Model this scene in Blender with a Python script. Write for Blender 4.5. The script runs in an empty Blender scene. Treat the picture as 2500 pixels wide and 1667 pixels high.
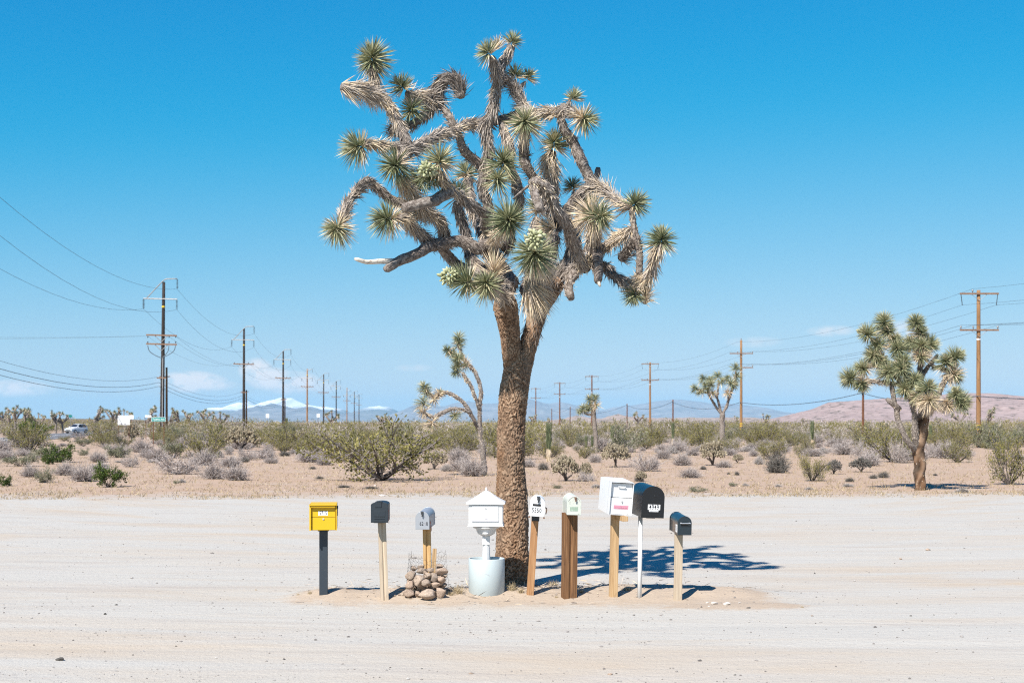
import bpy, bmesh, math, random
import numpy as np
from mathutils import Vector, Matrix, Euler

sc = bpy.context.scene
COL = sc.collection
R = math.radians

# ------------------------------------------------------------------ camera
F = 3472.0            # focal length in photo pixels (50 mm on 36 mm, 2500 px wide)
HOR = 1030.0          # horizon row
EYE = 2.0             # eye height in metres
cam_data = bpy.data.cameras.new('camera')
cam_data.sensor_width = 36.0
cam_data.lens = 36.0 * F / 2500.0
cam_data.shift_y = (HOR - 833.5) / 2500.0
cam_data.clip_start = 0.1
cam_data.clip_end = 120000.0
cam_data.dof.use_dof = True
cam_data.dof.focus_distance = 16.4
cam_data.dof.aperture_fstop = 4.0
cam = bpy.data.objects.new('camera', cam_data)
cam.location = (0, 0, EYE)
cam.rotation_euler = (R(90), 0, 0)
COL.objects.link(cam)
sc.camera = cam

# ------------------------------------------------------------------ exposure / render
EXPO = 0.8
vs = sc.view_settings
vs.view_transform = 'Standard'
vs.look = 'None'
vs.exposure = EXPO
vs.gamma = 1.0
vs.use_curve_mapping = False
sc.cycles.use_denoising = False
sc.cycles.pixel_filter_type = 'BLACKMAN_HARRIS'
sc.cycles.filter_width = 1.1
sc.cycles.adaptive_threshold = 0.005
sc.cycles.max_bounces = 6
sc.cycles.diffuse_bounces = 3
sc.cycles.glossy_bounces = 2
sc.cycles.transmission_bounces = 3
sc.cycles.transparent_max_bounces = 6
sc.cycles.volume_bounces = 1
sc.cycles.sample_clamp_indirect = 8.0

# ------------------------------------------------------------------ sun
SHX, SHY = 0.45, 0.80          # shadow offset per metre of height
sun_dir = Vector((-SHX, -SHY, 1.0)).normalized()      # towards the sun
sun_el = math.asin(sun_dir.z)
sun_az = math.atan2(sun_dir.x, sun_dir.y)
sd = bpy.data.lights.new('sun', 'SUN')
sd.energy = 5.0
sd.angle = R(0.53)
sd.color = (1.0, 0.955, 0.89)
so = bpy.data.objects.new('sun', sd)
so.rotation_euler = (-sun_dir).to_track_quat('-Z', 'Y').to_euler()
so.location = (-30, -20, 60)
COL.objects.link(so)

# ------------------------------------------------------------------ world sky
world = bpy.data.worlds.new('World')
sc.world = world
world.use_nodes = True
wt = world.node_tree
wn, wl = wt.nodes, wt.links
bg = wn['Background']
bg.inputs[1].default_value = 0.1
sky = wn.new('ShaderNodeTexSky')
sky.sky_type = 'NISHITA'
sky.sun_disc = False
sky.sun_elevation = sun_el
sky.sun_rotation = sun_az % (2 * math.pi)
sky.altitude = 900
sky.air_density = 1.0
sky.dust_density = 0.3
sky.ozone_density = 3.0

def wmath(op, a, b=None, clamp=False):
    n = wn.new('ShaderNodeMath'); n.operation = op; n.use_clamp = clamp
    for i, v in enumerate((a, b)):
        if v is None: continue
        if isinstance(v, (int, float)): n.inputs[i].default_value = v
        else: wl.new(v, n.inputs[i])
    return n.outputs[0]

# film-like shoulder on each channel of the sky, the same in every direction
sep = wn.new('ShaderNodeSeparateColor'); wl.new(sky.outputs[0], sep.inputs[0])
comb = wn.new('ShaderNodeCombineColor')
SKYG = 10.0 / (2 ** EXPO)
for i, (off, k) in enumerate(((2.2, 0.175), (0.60, 0.172), (0.0, 0.245))):
    d_ = wmath('SUBTRACT', sep.outputs[i], off)      # smooth clip at zero
    c = wmath('MULTIPLY', wmath('ADD', wmath('SQRT', wmath('ADD', wmath('MULTIPLY', d_, d_), 0.08 if i == 0 else 0.01)), d_), 0.5)
    e = wmath('EXPONENT', wmath('MULTIPLY', c, -k))
    wl.new(wmath('MULTIPLY', wmath('SUBTRACT', 1.0, e), SKYG), comb.inputs[i])
# a few low cumulus near the horizon
tc = wn.new('ShaderNodeTexCoord')
sx = wn.new('ShaderNodeSeparateXYZ'); wl.new(tc.outputs['Generated'], sx.inputs[0])
az = wmath('ARCTAN2', sx.outputs[0], sx.outputs[1])
elv = wmath('ARCSINE', sx.outputs[2])
cvec = wn.new('ShaderNodeCombineXYZ'); wl.new(az, cvec.inputs[0]); wl.new(elv, cvec.inputs[1])
mp = wn.new('ShaderNodeMapping'); wl.new(cvec.outputs[0], mp.inputs[0]); mp.inputs['Scale'].default_value = (1, 1.7, 1)
nz = wn.new('ShaderNodeTexNoise'); wl.new(mp.outputs[0], nz.inputs[0]); nz.inputs['Scale'].default_value = 75; nz.inputs['Detail'].default_value = 7; nz.inputs['Roughness'].default_value = 0.55
tot = None
for (px, py, wx, wy, s) in ((20, 948, 90, 17, .62), (468, 932, 72, 22, .95), (500, 940, 70, 12, .6), (625, 905, 36, 26, .85), (660, 925, 50, 24, .8), (715, 935, 60, 24, .75), (770, 945, 60, 14, .4),
                            (2030, 808, 50, 12, .35), (2215, 805, 45, 22, .4), (1840, 835, 60, 12, .2), (1010, 898, 40, 8, .2),
                            (2800, 930, 140, 25, .7), (-500, 935, 160, 28, .7), (3600, 920, 200, 30, .7), (-1500, 925, 220, 34, .7)):
    a0 = math.atan((px - 1250) / F); e0 = math.atan((HOR - py) / F * math.cos(a0))
    dx = wmath('DIVIDE', wmath('SUBTRACT', az, a0), wx * 1.25 / F)
    dy = wmath('DIVIDE', wmath('SUBTRACT', elv, e0), wy * 1.3 / F)
    d2 = wmath('ADD', wmath('MULTIPLY', dx, dx), wmath('MULTIPLY', dy, dy))
    m = wmath('MULTIPLY', wmath('SUBTRACT', 1.0, d2, True), s * 1.7)
    tot = m if tot is None else wmath('MAXIMUM', tot, m)
cm = wmath('MULTIPLY', tot, wmath('MULTIPLY', wmath('SUBTRACT', nz.outputs[0], 0.30), 4.2, True), True)
mixc = wn.new('ShaderNodeMix'); mixc.data_type = 'RGBA'
wl.new(cm, mixc.inputs[0]); wl.new(comb.outputs[0], mixc.inputs[6])
mixc.inputs[7].default_value = (0.95 * SKYG, 0.92 * SKYG, 0.93 * SKYG, 1)
wl.new(mixc.outputs[2], bg.inputs[0])

# ------------------------------------------------------------------ helpers
rng = np.random.default_rng(7)

def W(px, py, Y):
    return np.array([(px - 1250.0) / F * Y, Y, EYE + (HOR - py) / F * Y])

def _h(i, j, k):
    n = (i * 374761393 + j * 668265263 + k * 2147483647 + 1013904223) & 0xFFFFFFFF
    n = ((n ^ (n >> 13)) * 1274126177) & 0xFFFFFFFF
    return ((n ^ (n >> 16)) & 0xFFFF) / 65535.0

def vn(p, seed=0):
    """value noise, p (N,3) -> (N,) in 0..1"""
    p = np.asarray(p, float)
    f = np.floor(p).astype(np.int64); t = p - f; t = t * t * (3 - 2 * t)
    out = 0
    for a in (0, 1):
        for b in (0, 1):
            for c in (0, 1):
                wgt = (t[:, 0] if a else 1 - t[:, 0]) * (t[:, 1] if b else 1 - t[:, 1]) * (t[:, 2] if c else 1 - t[:, 2])
                out = out + wgt * _h(f[:, 0] + a, f[:, 1] + b, f[:, 2] + c + seed * 57)
    return out

def fbm(p, oct=4, seed=0):
    p = np.asarray(p, float); s = 0; a = 0.5; tot = 0
    for o in range(oct):
        s = s + a * vn(p * (2 ** o), seed + o); tot += a; a *= 0.5
    return s / tot

def sstep(a, b, x):
    t = np.clip((x - a) / (b - a), 0, 1); return t * t * (3 - 2 * t)

class MB:
    """collects geometry for ONE mesh object"""
    def __init__(s): s.V = []; s.T = []; s.Q = []; s.A = []; s.n = 0
    def add(s, V, T=None, Q=None, var=0.5):
        V = np.asarray(V, float).reshape(-1, 3)
        if T is not None and len(T): s.T.append(np.asarray(T, np.int64).reshape(-1, 3) + s.n)
        if Q is not None and len(Q): s.Q.append(np.asarray(Q, np.int64).reshape(-1, 4) + s.n)
        s.V.append(V); s.A.append(np.broadcast_to(np.asarray(var, float), (len(V),)).copy()); s.n += len(V)
        return s
    def mesh(s, name, mat=None, smooth=False):
        me = bpy.data.meshes.new(name)
        V = np.concatenate(s.V) if s.V else np.zeros((0, 3))
        T = np.concatenate(s.T) if s.T else np.zeros((0, 3), np.int64)
        Q = np.concatenate(s.Q) if s.Q else np.zeros((0, 4), np.int64)
        me.vertices.add(len(V)); me.vertices.foreach_set('co', V.astype(np.float32).ravel())
        nl = len(T) * 3 + len(Q) * 4
        me.loops.add(nl); me.polygons.add(len(T) + len(Q))
        me.loops.foreach_set('vertex_index', np.concatenate([T.ravel(), Q.ravel()]).astype(np.int32))
        st = np.concatenate([np.arange(len(T)) * 3, len(T) * 3 + np.arange(len(Q)) * 4]).astype(np.int32)
        me.polygons.foreach_set('loop_start', st)
        at = me.attributes.new('var', 'FLOAT', 'POINT'); at.data.foreach_set('value', np.concatenate(s.A).astype(np.float32))
        me.update(calc_edges=True); me.validate()
        me.polygons.foreach_set('use_smooth', np.full(len(me.polygons), bool(smooth)))
        if mat: me.materials.append(mat)
        return me
    def build(s, name, mat, parent=None, smooth=False, origin=None):
        if origin is not None: s.V = [v - np.asarray(origin) for v in s.V]
        return link(name, s.mesh(name, mat, smooth), parent)

def link(name, me, parent=None):
    o = bpy.data.objects.new(name, me); COL.objects.link(o)
    if parent is not None: o.parent = parent
    return o

def tag(o, label=None, cat=None, group=None, kind=None):
    if label: o['label'] = label
    if cat: o['category'] = cat
    if group: o['group'] = group
    if kind: o['kind'] = kind
    return o

def thing(name, loc, label, cat, group=None, rot=(0, 0, 0)):
    o = bpy.data.objects.new(name, None); o.empty_display_size = 0.2
    COL.objects.link(o); o.location = loc; o.rotation_euler = rot
    return tag(o, label, cat, group)

def copy_tree(o, parent=None):
    c = o.copy(); COL.objects.link(c); c.parent = parent
    for ch in o.children: copy_tree(ch, c)
    return c

def unit(v): 
    v = np.asarray(v, float); return v / (np.linalg.norm(v, axis=-1, keepdims=True) + 1e-12)

def frame_of(T):
    """per-row perpendicular frame for tangents T (N,3)"""
    T = unit(T); up = np.where(np.abs(T[:, 2:3]) > 0.9, np.array([[1.0, 0, 0]]), np.array([[0, 0, 1.0]]))
    A = unit(np.cross(up, T)); B = np.cross(T, A); return A, B

def catmull(P, n):
    P = np.asarray(P, float)
    if len(P) == 2: 
        t = np.linspace(0, 1, n)[:, None]; return P[0] * (1 - t) + P[1] * t
    Q = np.vstack([2 * P[0] - P[1], P, 2 * P[-1] - P[-2]])
    seg = np.linalg.norm(np.diff(P, axis=0), axis=1); cum = np.concatenate([[0], np.cumsum(seg)])
    s = np.linspace(0, cum[-1], n); i = np.clip(np.searchsorted(cum, s, side='right') - 1, 0, len(P) - 2)
    t = ((s - cum[i]) / np.maximum(seg[i], 1e-9))[:, None]
    p0, p1, p2, p3 = Q[i], Q[i + 1], Q[i + 2], Q[i + 3]
    return 0.5 * (2 * p1 + (p2 - p0) * t + (2 * p0 - 5 * p1 + 4 * p2 - p3) * t ** 2 + (3 * p1 - p0 - 3 * p2 + p3) * t ** 3)

def tube(mb, P, rad, sides=8, cap=True, var=0.5, rough=0.0, rseed=0, rscale=12.0):
    """tube round polyline P (N,3) with radii rad (N,)"""
    P = np.asarray(P, float); N = len(P); rad = np.broadcast_to(np.asarray(rad, float), (N,))
    T = np.gradient(P, axis=0) if N > 2 else np.repeat((P[1] - P[0])[None], N, 0)
    T = unit(T)
    # parallel transport
    A = np.zeros_like(T); a = np.cross([0, 0, 1.0], T[0]); 
    if np.linalg.norm(a) < 0.1: a = np.array([1.0, 0, 0])
    for i in range(N):
        a = a - T[i] * np.dot(a, T[i]); a = a / (np.linalg.norm(a) + 1e-12); A[i] = a
    B = np.cross(T, A)
    th = np.arange(sides) * 2 * math.pi / sides
    ring = A[:, None, :] * np.cos(th)[None, :, None] + B[:, None, :] * np.sin(th)[None, :, None]
    rr = np.repeat(rad[:, None], sides, 1)
    if rough > 0:
        q = (P[:, None, :] + ring * rad[:, None, None]).reshape(-1, 3)
        rr = rr * (1 + rough * (fbm(q * rscale, 3, rseed).reshape(N, sides) - 0.5) * 2)
    V = (P[:, None, :] + ring * rr[:, :, None]).reshape(-1, 3)
    i = np.arange(N - 1)[:, None] * sides; j = np.arange(sides)[None, :]; jn = (j + 1) % sides
    Q = np.stack([i + j, i + jn, i + sides + jn, i + sides + j], -1).reshape(-1, 4)
    tri = []
    if cap:
        V = np.vstack([V, P[0], P[-1]]); c0, c1 = N * sides, N * sides + 1
        for k in range(sides):
            kn = (k + 1) % sides
            tri.append((c0, kn, k)); tri.append((c1, (N - 1) * sides + k, (N - 1) * sides + kn))
    va = var if np.isscalar(var) else np.concatenate([np.repeat(var, sides), [var[0], var[-1]] if cap else []])
    mb.add(V, tri, Q, va)

def blades(mb, P, D, L, Wd, bend=0.0, var=0.5, gravity=0.0, r=rng):
    """N thin tapering blades from P along D"""
    N = len(P); D = unit(D); L = np.broadcast_to(L, (N,)); Wd = np.broadcast_to(Wd, (N,))
    rv = unit(r.normal(size=(N, 3))); S = unit(np.cross(D, rv)); Nn = np.cross(D, S)
    bd = (r.uniform(-1, 1, N) * bend)[:, None]
    mid = P + D * (L * 0.5)[:, None] + Nn * (bd * 0.25 * L[:, None])
    tip = P + D * L[:, None] + Nn * (bd * L[:, None]) 
    mid[:, 2] -= gravity * L * 0.25; tip[:, 2] -= gravity * L
    w = (Wd * 0.5)[:, None]
    V = np.stack([P - S * w * 0.8, P + S * w * 0.8, mid + S * w, mid - S * w, tip], 1).reshape(-1, 3)
    b = np.arange(N)[:, None] * 5
    Q = (b + np.array([[0, 1, 2, 3]])); T = (b + np.array([[3, 2, 4]]))
    mb.add(V, T, Q, np.repeat(np.broadcast_to(var, (N,)), 5))

def box(mb, c, s, rot=None, var=0.5, taper=1.0):
    c = np.asarray(c, float); h = np.asarray(s, float) / 2
    V = np.array([[x, y, z] for z in (-1, 1) for y in (-1, 1) for x in (-1, 1)], float) * h
    V[4:, :2] *= taper
    if rot is not None: V = V @ np.array(Euler(rot).to_matrix()).T
    Q = [(0, 2, 3, 1), (4, 5, 7, 6), (0, 1, 5, 4), (2, 6, 7, 3), (0, 4, 6, 2), (1, 3, 7, 5)]
    mb.add(V + c, None, Q, var)

def extr(mb, prof, y0, y1, var=0.5, plane='xz'):
    """closed convex profile [(x,z)] extruded along y"""
    prof = np.asarray(prof, float); n = len(prof)
    def P(y): return np.stack([prof[:, 0], np.full(n, y), prof[:, 1]], 1)
    V = np.vstack([P(y0), P(y1), [prof[:, 0].mean(), y0, prof[:, 1].mean()], [prof[:, 0].mean(), y1, prof[:, 1].mean()]])
    Q = [(i, (i + 1) % n, n + (i + 1) % n, n + i) for i in range(n)]
    T = [(2 * n, (i + 1) % n, i) for i in range(n)] + [(2 * n + 1, n + i, n + (i + 1) % n) for i in range(n)]
    mb.add(V, T, Q, var)

def lathe(mb, prof, sides=24, c=(0, 0, 0), var=0.5):
    prof = np.asarray(prof, float); n = len(prof); th = np.arange(sides) * 2 * math.pi / sides
    V = np.stack([prof[:, 0:1] * np.cos(th) + c[0], prof[:, 0:1] * np.sin(th) + c[1], np.repeat(prof[:, 1:2], sides, 1) + c[2]], -1).reshape(-1, 3)
    i = np.arange(n - 1)[:, None] * sides; j = np.arange(sides)[None]; jn = (j + 1) % sides
    mb.add(V, None, np.stack([i + j, i + jn, i + sides + jn, i + sides + j], -1).reshape(-1, 4), var)

def bevel(o, w=0.004, seg=2):
    m = o.modifiers.new('bevel', 'BEVEL'); m.width = w; m.segments = seg; m.limit_method = 'ANGLE'; m.angle_limit = R(40); m.harden_normals = False
    return o

def text_mesh(txt, size, mat, parent, loc, rot=(R(90), 0, 0), sx=1.0, name='house_number', thick=0.0006, spacing=1.0):
    cu = bpy.data.curves.new('t', 'FONT'); cu.body = txt; cu.size = size; cu.align_x = 'CENTER'; cu.align_y = 'CENTER'
    cu.extrude = thick; cu.space_character = spacing; cu.offset = size * 0.007
    ob = bpy.data.objects.new('t', cu); COL.objects.link(ob)
    dg = bpy.context.evaluated_depsgraph_get()
    me = bpy.data.meshes.new_from_object(ob.evaluated_get(dg)); me.name = name
    bpy.data.objects.remove(ob); bpy.data.curves.remove(cu)
    me.materials.clear(); me.materials.append(mat)
    o = link(name, me, parent); o.location = loc; o.rotation_euler = rot; o.scale = (sx, 1, 1)
    return o

# ------------------------------------------------------------------ materials
def newmat(name):
    m = bpy.data.materials.new(name); m.use_nodes = True
    return m, m.node_tree.nodes, m.node_tree.links, m.node_tree.nodes['Principled BSDF']

def ramp(nt, stops, src):
    n = nt.nodes.new('ShaderNodeValToRGB'); el = n.color_ramp.elements
    while len(el) < len(stops): el.new(0.5)
    for e, (p, c) in zip(el, stops): e.position = p; e.color = (*c, 1)
    nt.links.new(src, n.inputs[0]); return n.outputs[0]

def noise(nt, scale, detail=4, rough=0.55, coord='Object', stretch=(1, 1, 1), dist=0.0):
    tcn = nt.nodes.new('ShaderNodeTexCoord'); mpn = nt.nodes.new('ShaderNodeMapping')
    nt.links.new(tcn.outputs[coord], mpn.inputs[0]); mpn.inputs['Scale'].default_value = stretch
    n = nt.nodes.new('ShaderNodeTexNoise'); nt.links.new(mpn.outputs[0], n.inputs[0])
    n.inputs['Scale'].default_value = scale; n.inputs['Detail'].default_value = detail; n.inputs['Roughness'].default_value = rough
    n.inputs['Distortion'].default_value = dist
    return n.outputs[0]

def mixrgb(nt, f, a, b, mode='MIX'):
    n = nt.nodes.new('ShaderNodeMix'); n.data_type = 'RGBA'; n.blend_type = mode
    for i, v in ((0, f), (6, a), (7, b)):
        if isinstance(v, (int, float)): n.inputs[i].default_value = v
        elif isinstance(v, tuple): n.inputs[i].default_value = (*v, 1)
        else: nt.links.new(v, n.inputs[i])
    return n.outputs[2]

def math_(nt, op, a, b=0.0, clamp=False):
    n = nt.nodes.new('ShaderNodeMath'); n.operation = op; n.use_clamp = clamp
    for i, v in enumerate((a, b)):
        if isinstance(v, (int, float)): n.inputs[i].default_value = v
        else: nt.links.new(v, n.inputs[i])
    return n.outputs[0]

def bump(nt, bs, h, strength=0.4, dist=0.01):
    b = nt.nodes.new('ShaderNodeBump'); b.inputs['Strength'].default_value = strength; b.inputs['Distance'].default_value = dist
    nt.links.new(h, b.inputs['Height']); nt.links.new(b.outputs[0], bs.inputs['Normal'])

def attr(nt, name='var'):
    n = nt.nodes.new('ShaderNodeAttribute'); n.attribute_name = name; return n.outputs['Fac']

def vmat(name, stops, rough=0.7, amp=0.25, scale=9.0, spec=0.3, transl=0.0, coord='Object'):
    """colour from the per-blade attribute, broken up by noise"""
    m, n, l, b = newmat(name); nt = m.node_tree
    col = ramp(nt, stops, attr(nt))
    nv = noise(nt, scale, 3, coord=coord)
    col = mixrgb(nt, math_(nt, 'MULTIPLY', nv, amp * 2), col, tuple(0.45 * c for c in stops[len(stops) // 2][1]))
    l.new(col, b.inputs['Base Color']); b.inputs['Roughness'].default_value = rough
    b.inputs['Specular IOR Level'].default_value = spec
    if transl > 0:
        tr = n.new('ShaderNodeBsdfTranslucent'); l.new(col, tr.inputs[0])
        mx = n.new('ShaderNodeMixShader'); mx.inputs[0].default_value = transl
        l.new(b.outputs[0], mx.inputs[1]); l.new(tr.outputs[0], mx.inputs[2]); l.new(mx.outputs[0], n['Material Output'].inputs[0])
    return m

def paint(name, col, rough=0.4, wear=0.0, wearcol=(.3, .28, .25), spec=0.5, metal=0.0, dirt=0.12, scale=18.0):
    m, n, l, b = newmat(name); nt = m.node_tree
    c = mixrgb(nt, math_(nt, 'MULTIPLY', noise(nt, 6, 5), dirt * 2, True), col, tuple(x * 0.6 + 0.03 for x in col))
    if wear > 0:
        w = math_(nt, 'MULTIPLY', math_(nt, 'SUBTRACT', noise(nt, scale, 6, .7), 0.62 - wear * .3), 9, True)
        c = mixrgb(nt, w, c, wearcol)
    l.new(c, b.inputs['Base Color']); b.inputs['Metallic'].default_value = metal
    l.new(math_(nt, 'ADD', math_(nt, 'MULTIPLY', noise(nt, 30, 3), .25), rough - .1), b.inputs['Roughness'])
    b.inputs['Specular IOR Level'].default_value = spec
    return m

def wood(name, c1, c2, c3, grain=(60, 60, 2.2), weather=0.0, wc=(.3, .27, .23)):
    m, n, l, b = newmat(name); nt = m.node_tree
    g = noise(nt, 1.0, 6, .6, stretch=grain, dist=.6)
    col = ramp(nt, [(.25, c1), (.5, c2), (.72, c3)], g)
    k = noise(nt, 1.0, 2, .5, stretch=(9, 9, 5))
    col = mixrgb(nt, math_(nt, 'MULTIPLY', math_(nt, 'SUBTRACT', k, .64), 7, True), col, tuple(x * .45 for x in c1))
    if weather: col = mixrgb(nt, math_(nt, 'MULTIPLY', noise(nt, 1, 3, stretch=(4, 4, 1.2)), weather, True), col, wc)
    l.new(col, b.inputs['Base Color']); b.inputs['Roughness'].default_value = .75; b.inputs['Specular IOR Level'].default_value = .2
    bump(nt, b, g, .5, .004)
    return m

M = {}
# trunk bark: attribute carries plate tone (1 proud plate, 0 crack)
m, n, l, b = newmat('joshua_bark'); nt = m.node_tree
col = ramp(nt, [(0, (.026, .016, .011)), (.25, (.108, .062, .037)), (.55, (.25, .155, .097)), (1, (.39, .275, .185))], attr(nt))
col = mixrgb(nt, math_(nt, 'MULTIPLY', math_(nt, 'SUBTRACT', noise(nt, 3.2, 4, .6), .42), 2.2, True), col, (.19, .14, .10))
col = mixrgb(nt, math_(nt, 'MULTIPLY', math_(nt, 'SUBTRACT', noise(nt, 2.1, 3, .6, stretch=(2, 2, .6)), .52), 3, True), col, (.20, .095, .040))
l.new(col, b.inputs['Base Color']); b.inputs['Roughness'].default_value = .9; b.inputs['Specular IOR Level'].default_value = .15
bump(nt, b, noise(nt, 90, 4, .65), .6, .006); M['bark'] = m
# limb wood: grey fissured
m, n, l, b = newmat('joshua_limb'); nt = m.node_tree
g = noise(nt, 26, 6, .68, dist=.7)
col = ramp(nt, [(.28, (.050, .037, .030)), (.46, (.150, .122, .104)), (.62, (.33, .285, .25)), (.8, (.46, .41, .365))], g)
l.new(col, b.inputs['Base Color']); b.inputs['Roughness'].default_value = .9; b.inputs['Specular IOR Level'].default_value = .15
bump(nt, b, g, .9, .02); M['limb'] = m
M['thatch'] = vmat('dead_leaf_thatch', [(0, (.075, .056, .046)), (.25, (.215, .178, .152)), (.5, (.42, .365, .32)), (.75, (.56, .45, .33)), (1, (.72, .57, .37))], .75, .10, 14)
M['leaf'] = vmat('joshua_leaf', [(0, (.055, .076, .040)), (.35, (.145, .172, .090)), (.65, (.295, .308, .175)), (.85, (.44, .42, .25)), (1, (.58, .49, .30))], .45, .08, 14, .4, .15)
M['fruit'] = vmat('joshua_fruit', [(0, (.22, .235, .115)), (.5, (.38, .39, .22)), (1, (.54, .51, .33))], .5, .06, 30)
M['flower'] = vmat('joshua_flower', [(0, (.30, .29, .16)), (1, (.50, .46, .30))], .6, .06, 30)
M['deadwood'] = paint('bleached_deadwood', (.62, .56, .48), .8, .35, (.25, .2, .16), .1)
M['creosote'] = vmat('creosote_leaf', [(0, (.090, .090, .024)), (.5, (.215, .195, .062)), (1, (.38, .315, .115))], .6, .10, 3, .2, .25)
M['greenbush'] = vmat('green_bush_leaf', [(0, (.030, .055, .012)), (.5, (.075, .115, .022)), (1, (.17, .19, .04))], .6, .1, 3, .2, .25)
M['sage'] = vmat('sage_leaf', [(0, (.10, .105, .06)), (.5, (.19, .19, .115)), (1, (.30, .28, .18))], .7, .1, 3, .2, .15)
M['twig'] = vmat('grey_twig', [(0, (.12, .098, .088)), (.5, (.32, .272, .25)), (1, (.55, .485, .445))], .85, .08, 4)
M['darktwig'] = vmat('dark_twig', [(0, (.05, .045, .04)), (.5, (.15, .135, .118)), (1, (.30, .27, .235))], .85, .08, 4)
M['paletwig'] = vmat('pale_twig', [(0, (.20, .17, .155)), (.5, (.36, .32, .295)), (1, (.52, .475, .43))], .85, .08, 4)
M['stem'] = vmat('bush_stem', [(0, (.030, .025, .022)), (.5, (.12, .10, .09)), (1, (.34, .29, .265))], .85, .1, 6)
M['cholla'] = vmat('cholla_joint', [(0, (.065, .052, .03)), (.4, (.185, .15, .098)), (.75, (.35, .295, .205)), (1, (.52, .45, .33))], .8, .08, 20)
M['grass'] = vmat('dry_grass', [(0, (.20, .15, .085)), (.5, (.38, .29, .17)), (1, (.55, .45, .29))], .8, .06, 4)
M['rock'] = None
m, n, l, b = newmat('granite_rock'); nt = m.node_tree
oi = n.new('ShaderNodeObjectInfo')
col = ramp(nt, [(.3, (.19, .155, .125)), (.48, (.36, .30, .245)), (.68, (.52, .45, .385))], noise(nt, 9, 7, .7))
tint = ramp(nt, [(0, (.62, .56, .52)), (.35, (1.0, .92, .86)), (.7, (1.0, .86, .77)), (1, (.78, .74, .72))], oi.outputs['Random'])
l.new(mixrgb(nt, 1.0, col, tint, 'MULTIPLY'), b.inputs['Base Color']); b.inputs['Roughness'].default_value = .9
bump(nt, b, noise(nt, 40, 6, .7), .6, .01); M['rock'] = m
M['darkrock'] = paint('dark_stone', (.075, .068, .06), .85, .2, (.16, .15, .13), .2)
M['whiterock'] = paint('pale_stone', (.50, .46, .42), .85, .2, (.3, .27, .24), .2)
M['white'] = paint('white_paint', (.70, .70, .69), .45, .0, dirt=.06)
M['white_plastic'] = paint('white_plastic', (.64, .64, .63), .4, .0, dirt=.04)
M['white_metal'] = paint('white_enamel', (.66, .66, .66), .38, .06, (.45, .42, .38), dirt=.08)
M['pipe'] = paint('pale_blue_pipe', (.44, .50, .51), .5, .04, (.42, .44, .43), dirt=.06)
M['yellow'] = paint('yellow_enamel', (.60, .36, .001), .55, .0, dirt=.06)
M['slate'] = paint('slate_enamel', (.011, .018, .025), .5, .0, dirt=.1)
M['post_blue'] = paint('dark_steel_post', (.020, .030, .042), .5, .05, (.06, .06, .06), dirt=.15)
M['galv'] = paint('galvanised_steel', (.36, .38, .41), .42, .05, (.25, .26, .28), metal=.35, dirt=.08)
M['mint'] = paint('mint_white_paint', (.52, .535, .475), .6, .25, (.28, .32, .26), dirt=.2, scale=30)
M['mintlabel'] = paint('faded_green_label', (.25, .33, .25), .7, .3, (.42, .48, .4), dirt=.1, scale=60)
M['black'] = paint('black_gloss', (.003, .004, .006), .26, .0, dirt=.02, spec=.6)
M['navy'] = paint('dark_blue_gloss', (.010, .020, .028), .25, .0, dirt=.02, spec=.6)
M['blackmatte'] = paint('black_matte', (.008, .008, .008), .7, .0)
M['darkmetal'] = paint('dark_metal', (.045, .05, .055), .45, .1, (.12, .11, .1), metal=.5)
M['chrome'] = paint('bright_metal', (.62, .62, .62), .3, .0, metal=.6)
M['bronze'] = paint('brown_side_panel', (.17, .125, .095), .5, .1, (.1, .08, .06), dirt=.15)
M['red'] = paint('red_flag', (.33, .10, .08), .5, .1, (.2, .12, .1))
M['rust'] = paint('rusty_bracket', (.16, .085, .05), .8, .3, (.07, .04, .03))
M['pink'] = paint('pink_sticker', (.56, .25, .32), .6, .0, dirt=.05)
M['sticker'] = paint('white_sticker', (.72, .72, .72), .5, .0, dirt=.03)
M['ink'] = paint('black_ink', (.012, .012, .016), .6)
M['fadedink'] = paint('faded_ink', (.33, .32, .34), .6)
M['greyink'] = paint('grey_lettering', (.42, .40, .43), .6)
M['pinkink'] = paint('dark_pink_ink', (.42, .13, .2), .6)
M['wood_pale'] = wood('pale_post_wood', (.30, .22, .15), (.46, .365, .26), (.55, .45, .33), weather=.5, wc=(.42, .36, .29))
M['wood_tan'] = wood('tan_post_wood', (.27, .155, .07), (.43, .28, .145), (.52, .37, .215))
M['wood_yellow'] = wood('yellow_pine', (.34, .20, .08), (.50, .32, .145), (.58, .41, .22))
M['wood_red'] = wood('redwood_post', (.20, .095, .042), (.33, .175, .082), (.42, .25, .13))
M['wood_dark'] = wood('dark_timber', (.050, .022, .010), (.145, .068, .028), (.27, .145, .066), weather=.12, wc=(.26, .19, .14))
M['pole_dark'] = wood('dark_pole_wood', (.018, .014, .012), (.035, .027, .022), (.06, .045, .036), grain=(14, 14, .6))
M['pole_brown'] = wood('brown_pole_wood', (.16, .082, .035), (.25, .135, .062), (.33, .19, .095), grain=(14, 14, .6))
M['pole_red'] = wood('red_pole_wood', (.085, .036, .02), (.14, .06, .032), (.19, .09, .05), grain=(14, 14, .6))
M['crossarm'] = wood('crossarm_wood', (.13, .075, .045), (.21, .125, .08), (.28, .18, .12), grain=(2, 14, 14))
M['wire'] = paint('wire', (.07, .09, .11), .6)
M['steel'] = paint('grey_steel', (.30, .29, .28), .5, .0, metal=.3)
M['yellowmark'] = paint('yellow_mark', (.62, .42, .02), .6)
M['signgreen'] = paint('sign_green', (.012, .235, .215), .5, .0, dirt=.05)
M['tyre'] = paint('tyre_rubber', (.012, .012, .012), .8)
M['glass'] = paint('car_glass', (.008, .012, .018), .08, .0, spec=.8, dirt=.0)
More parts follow.
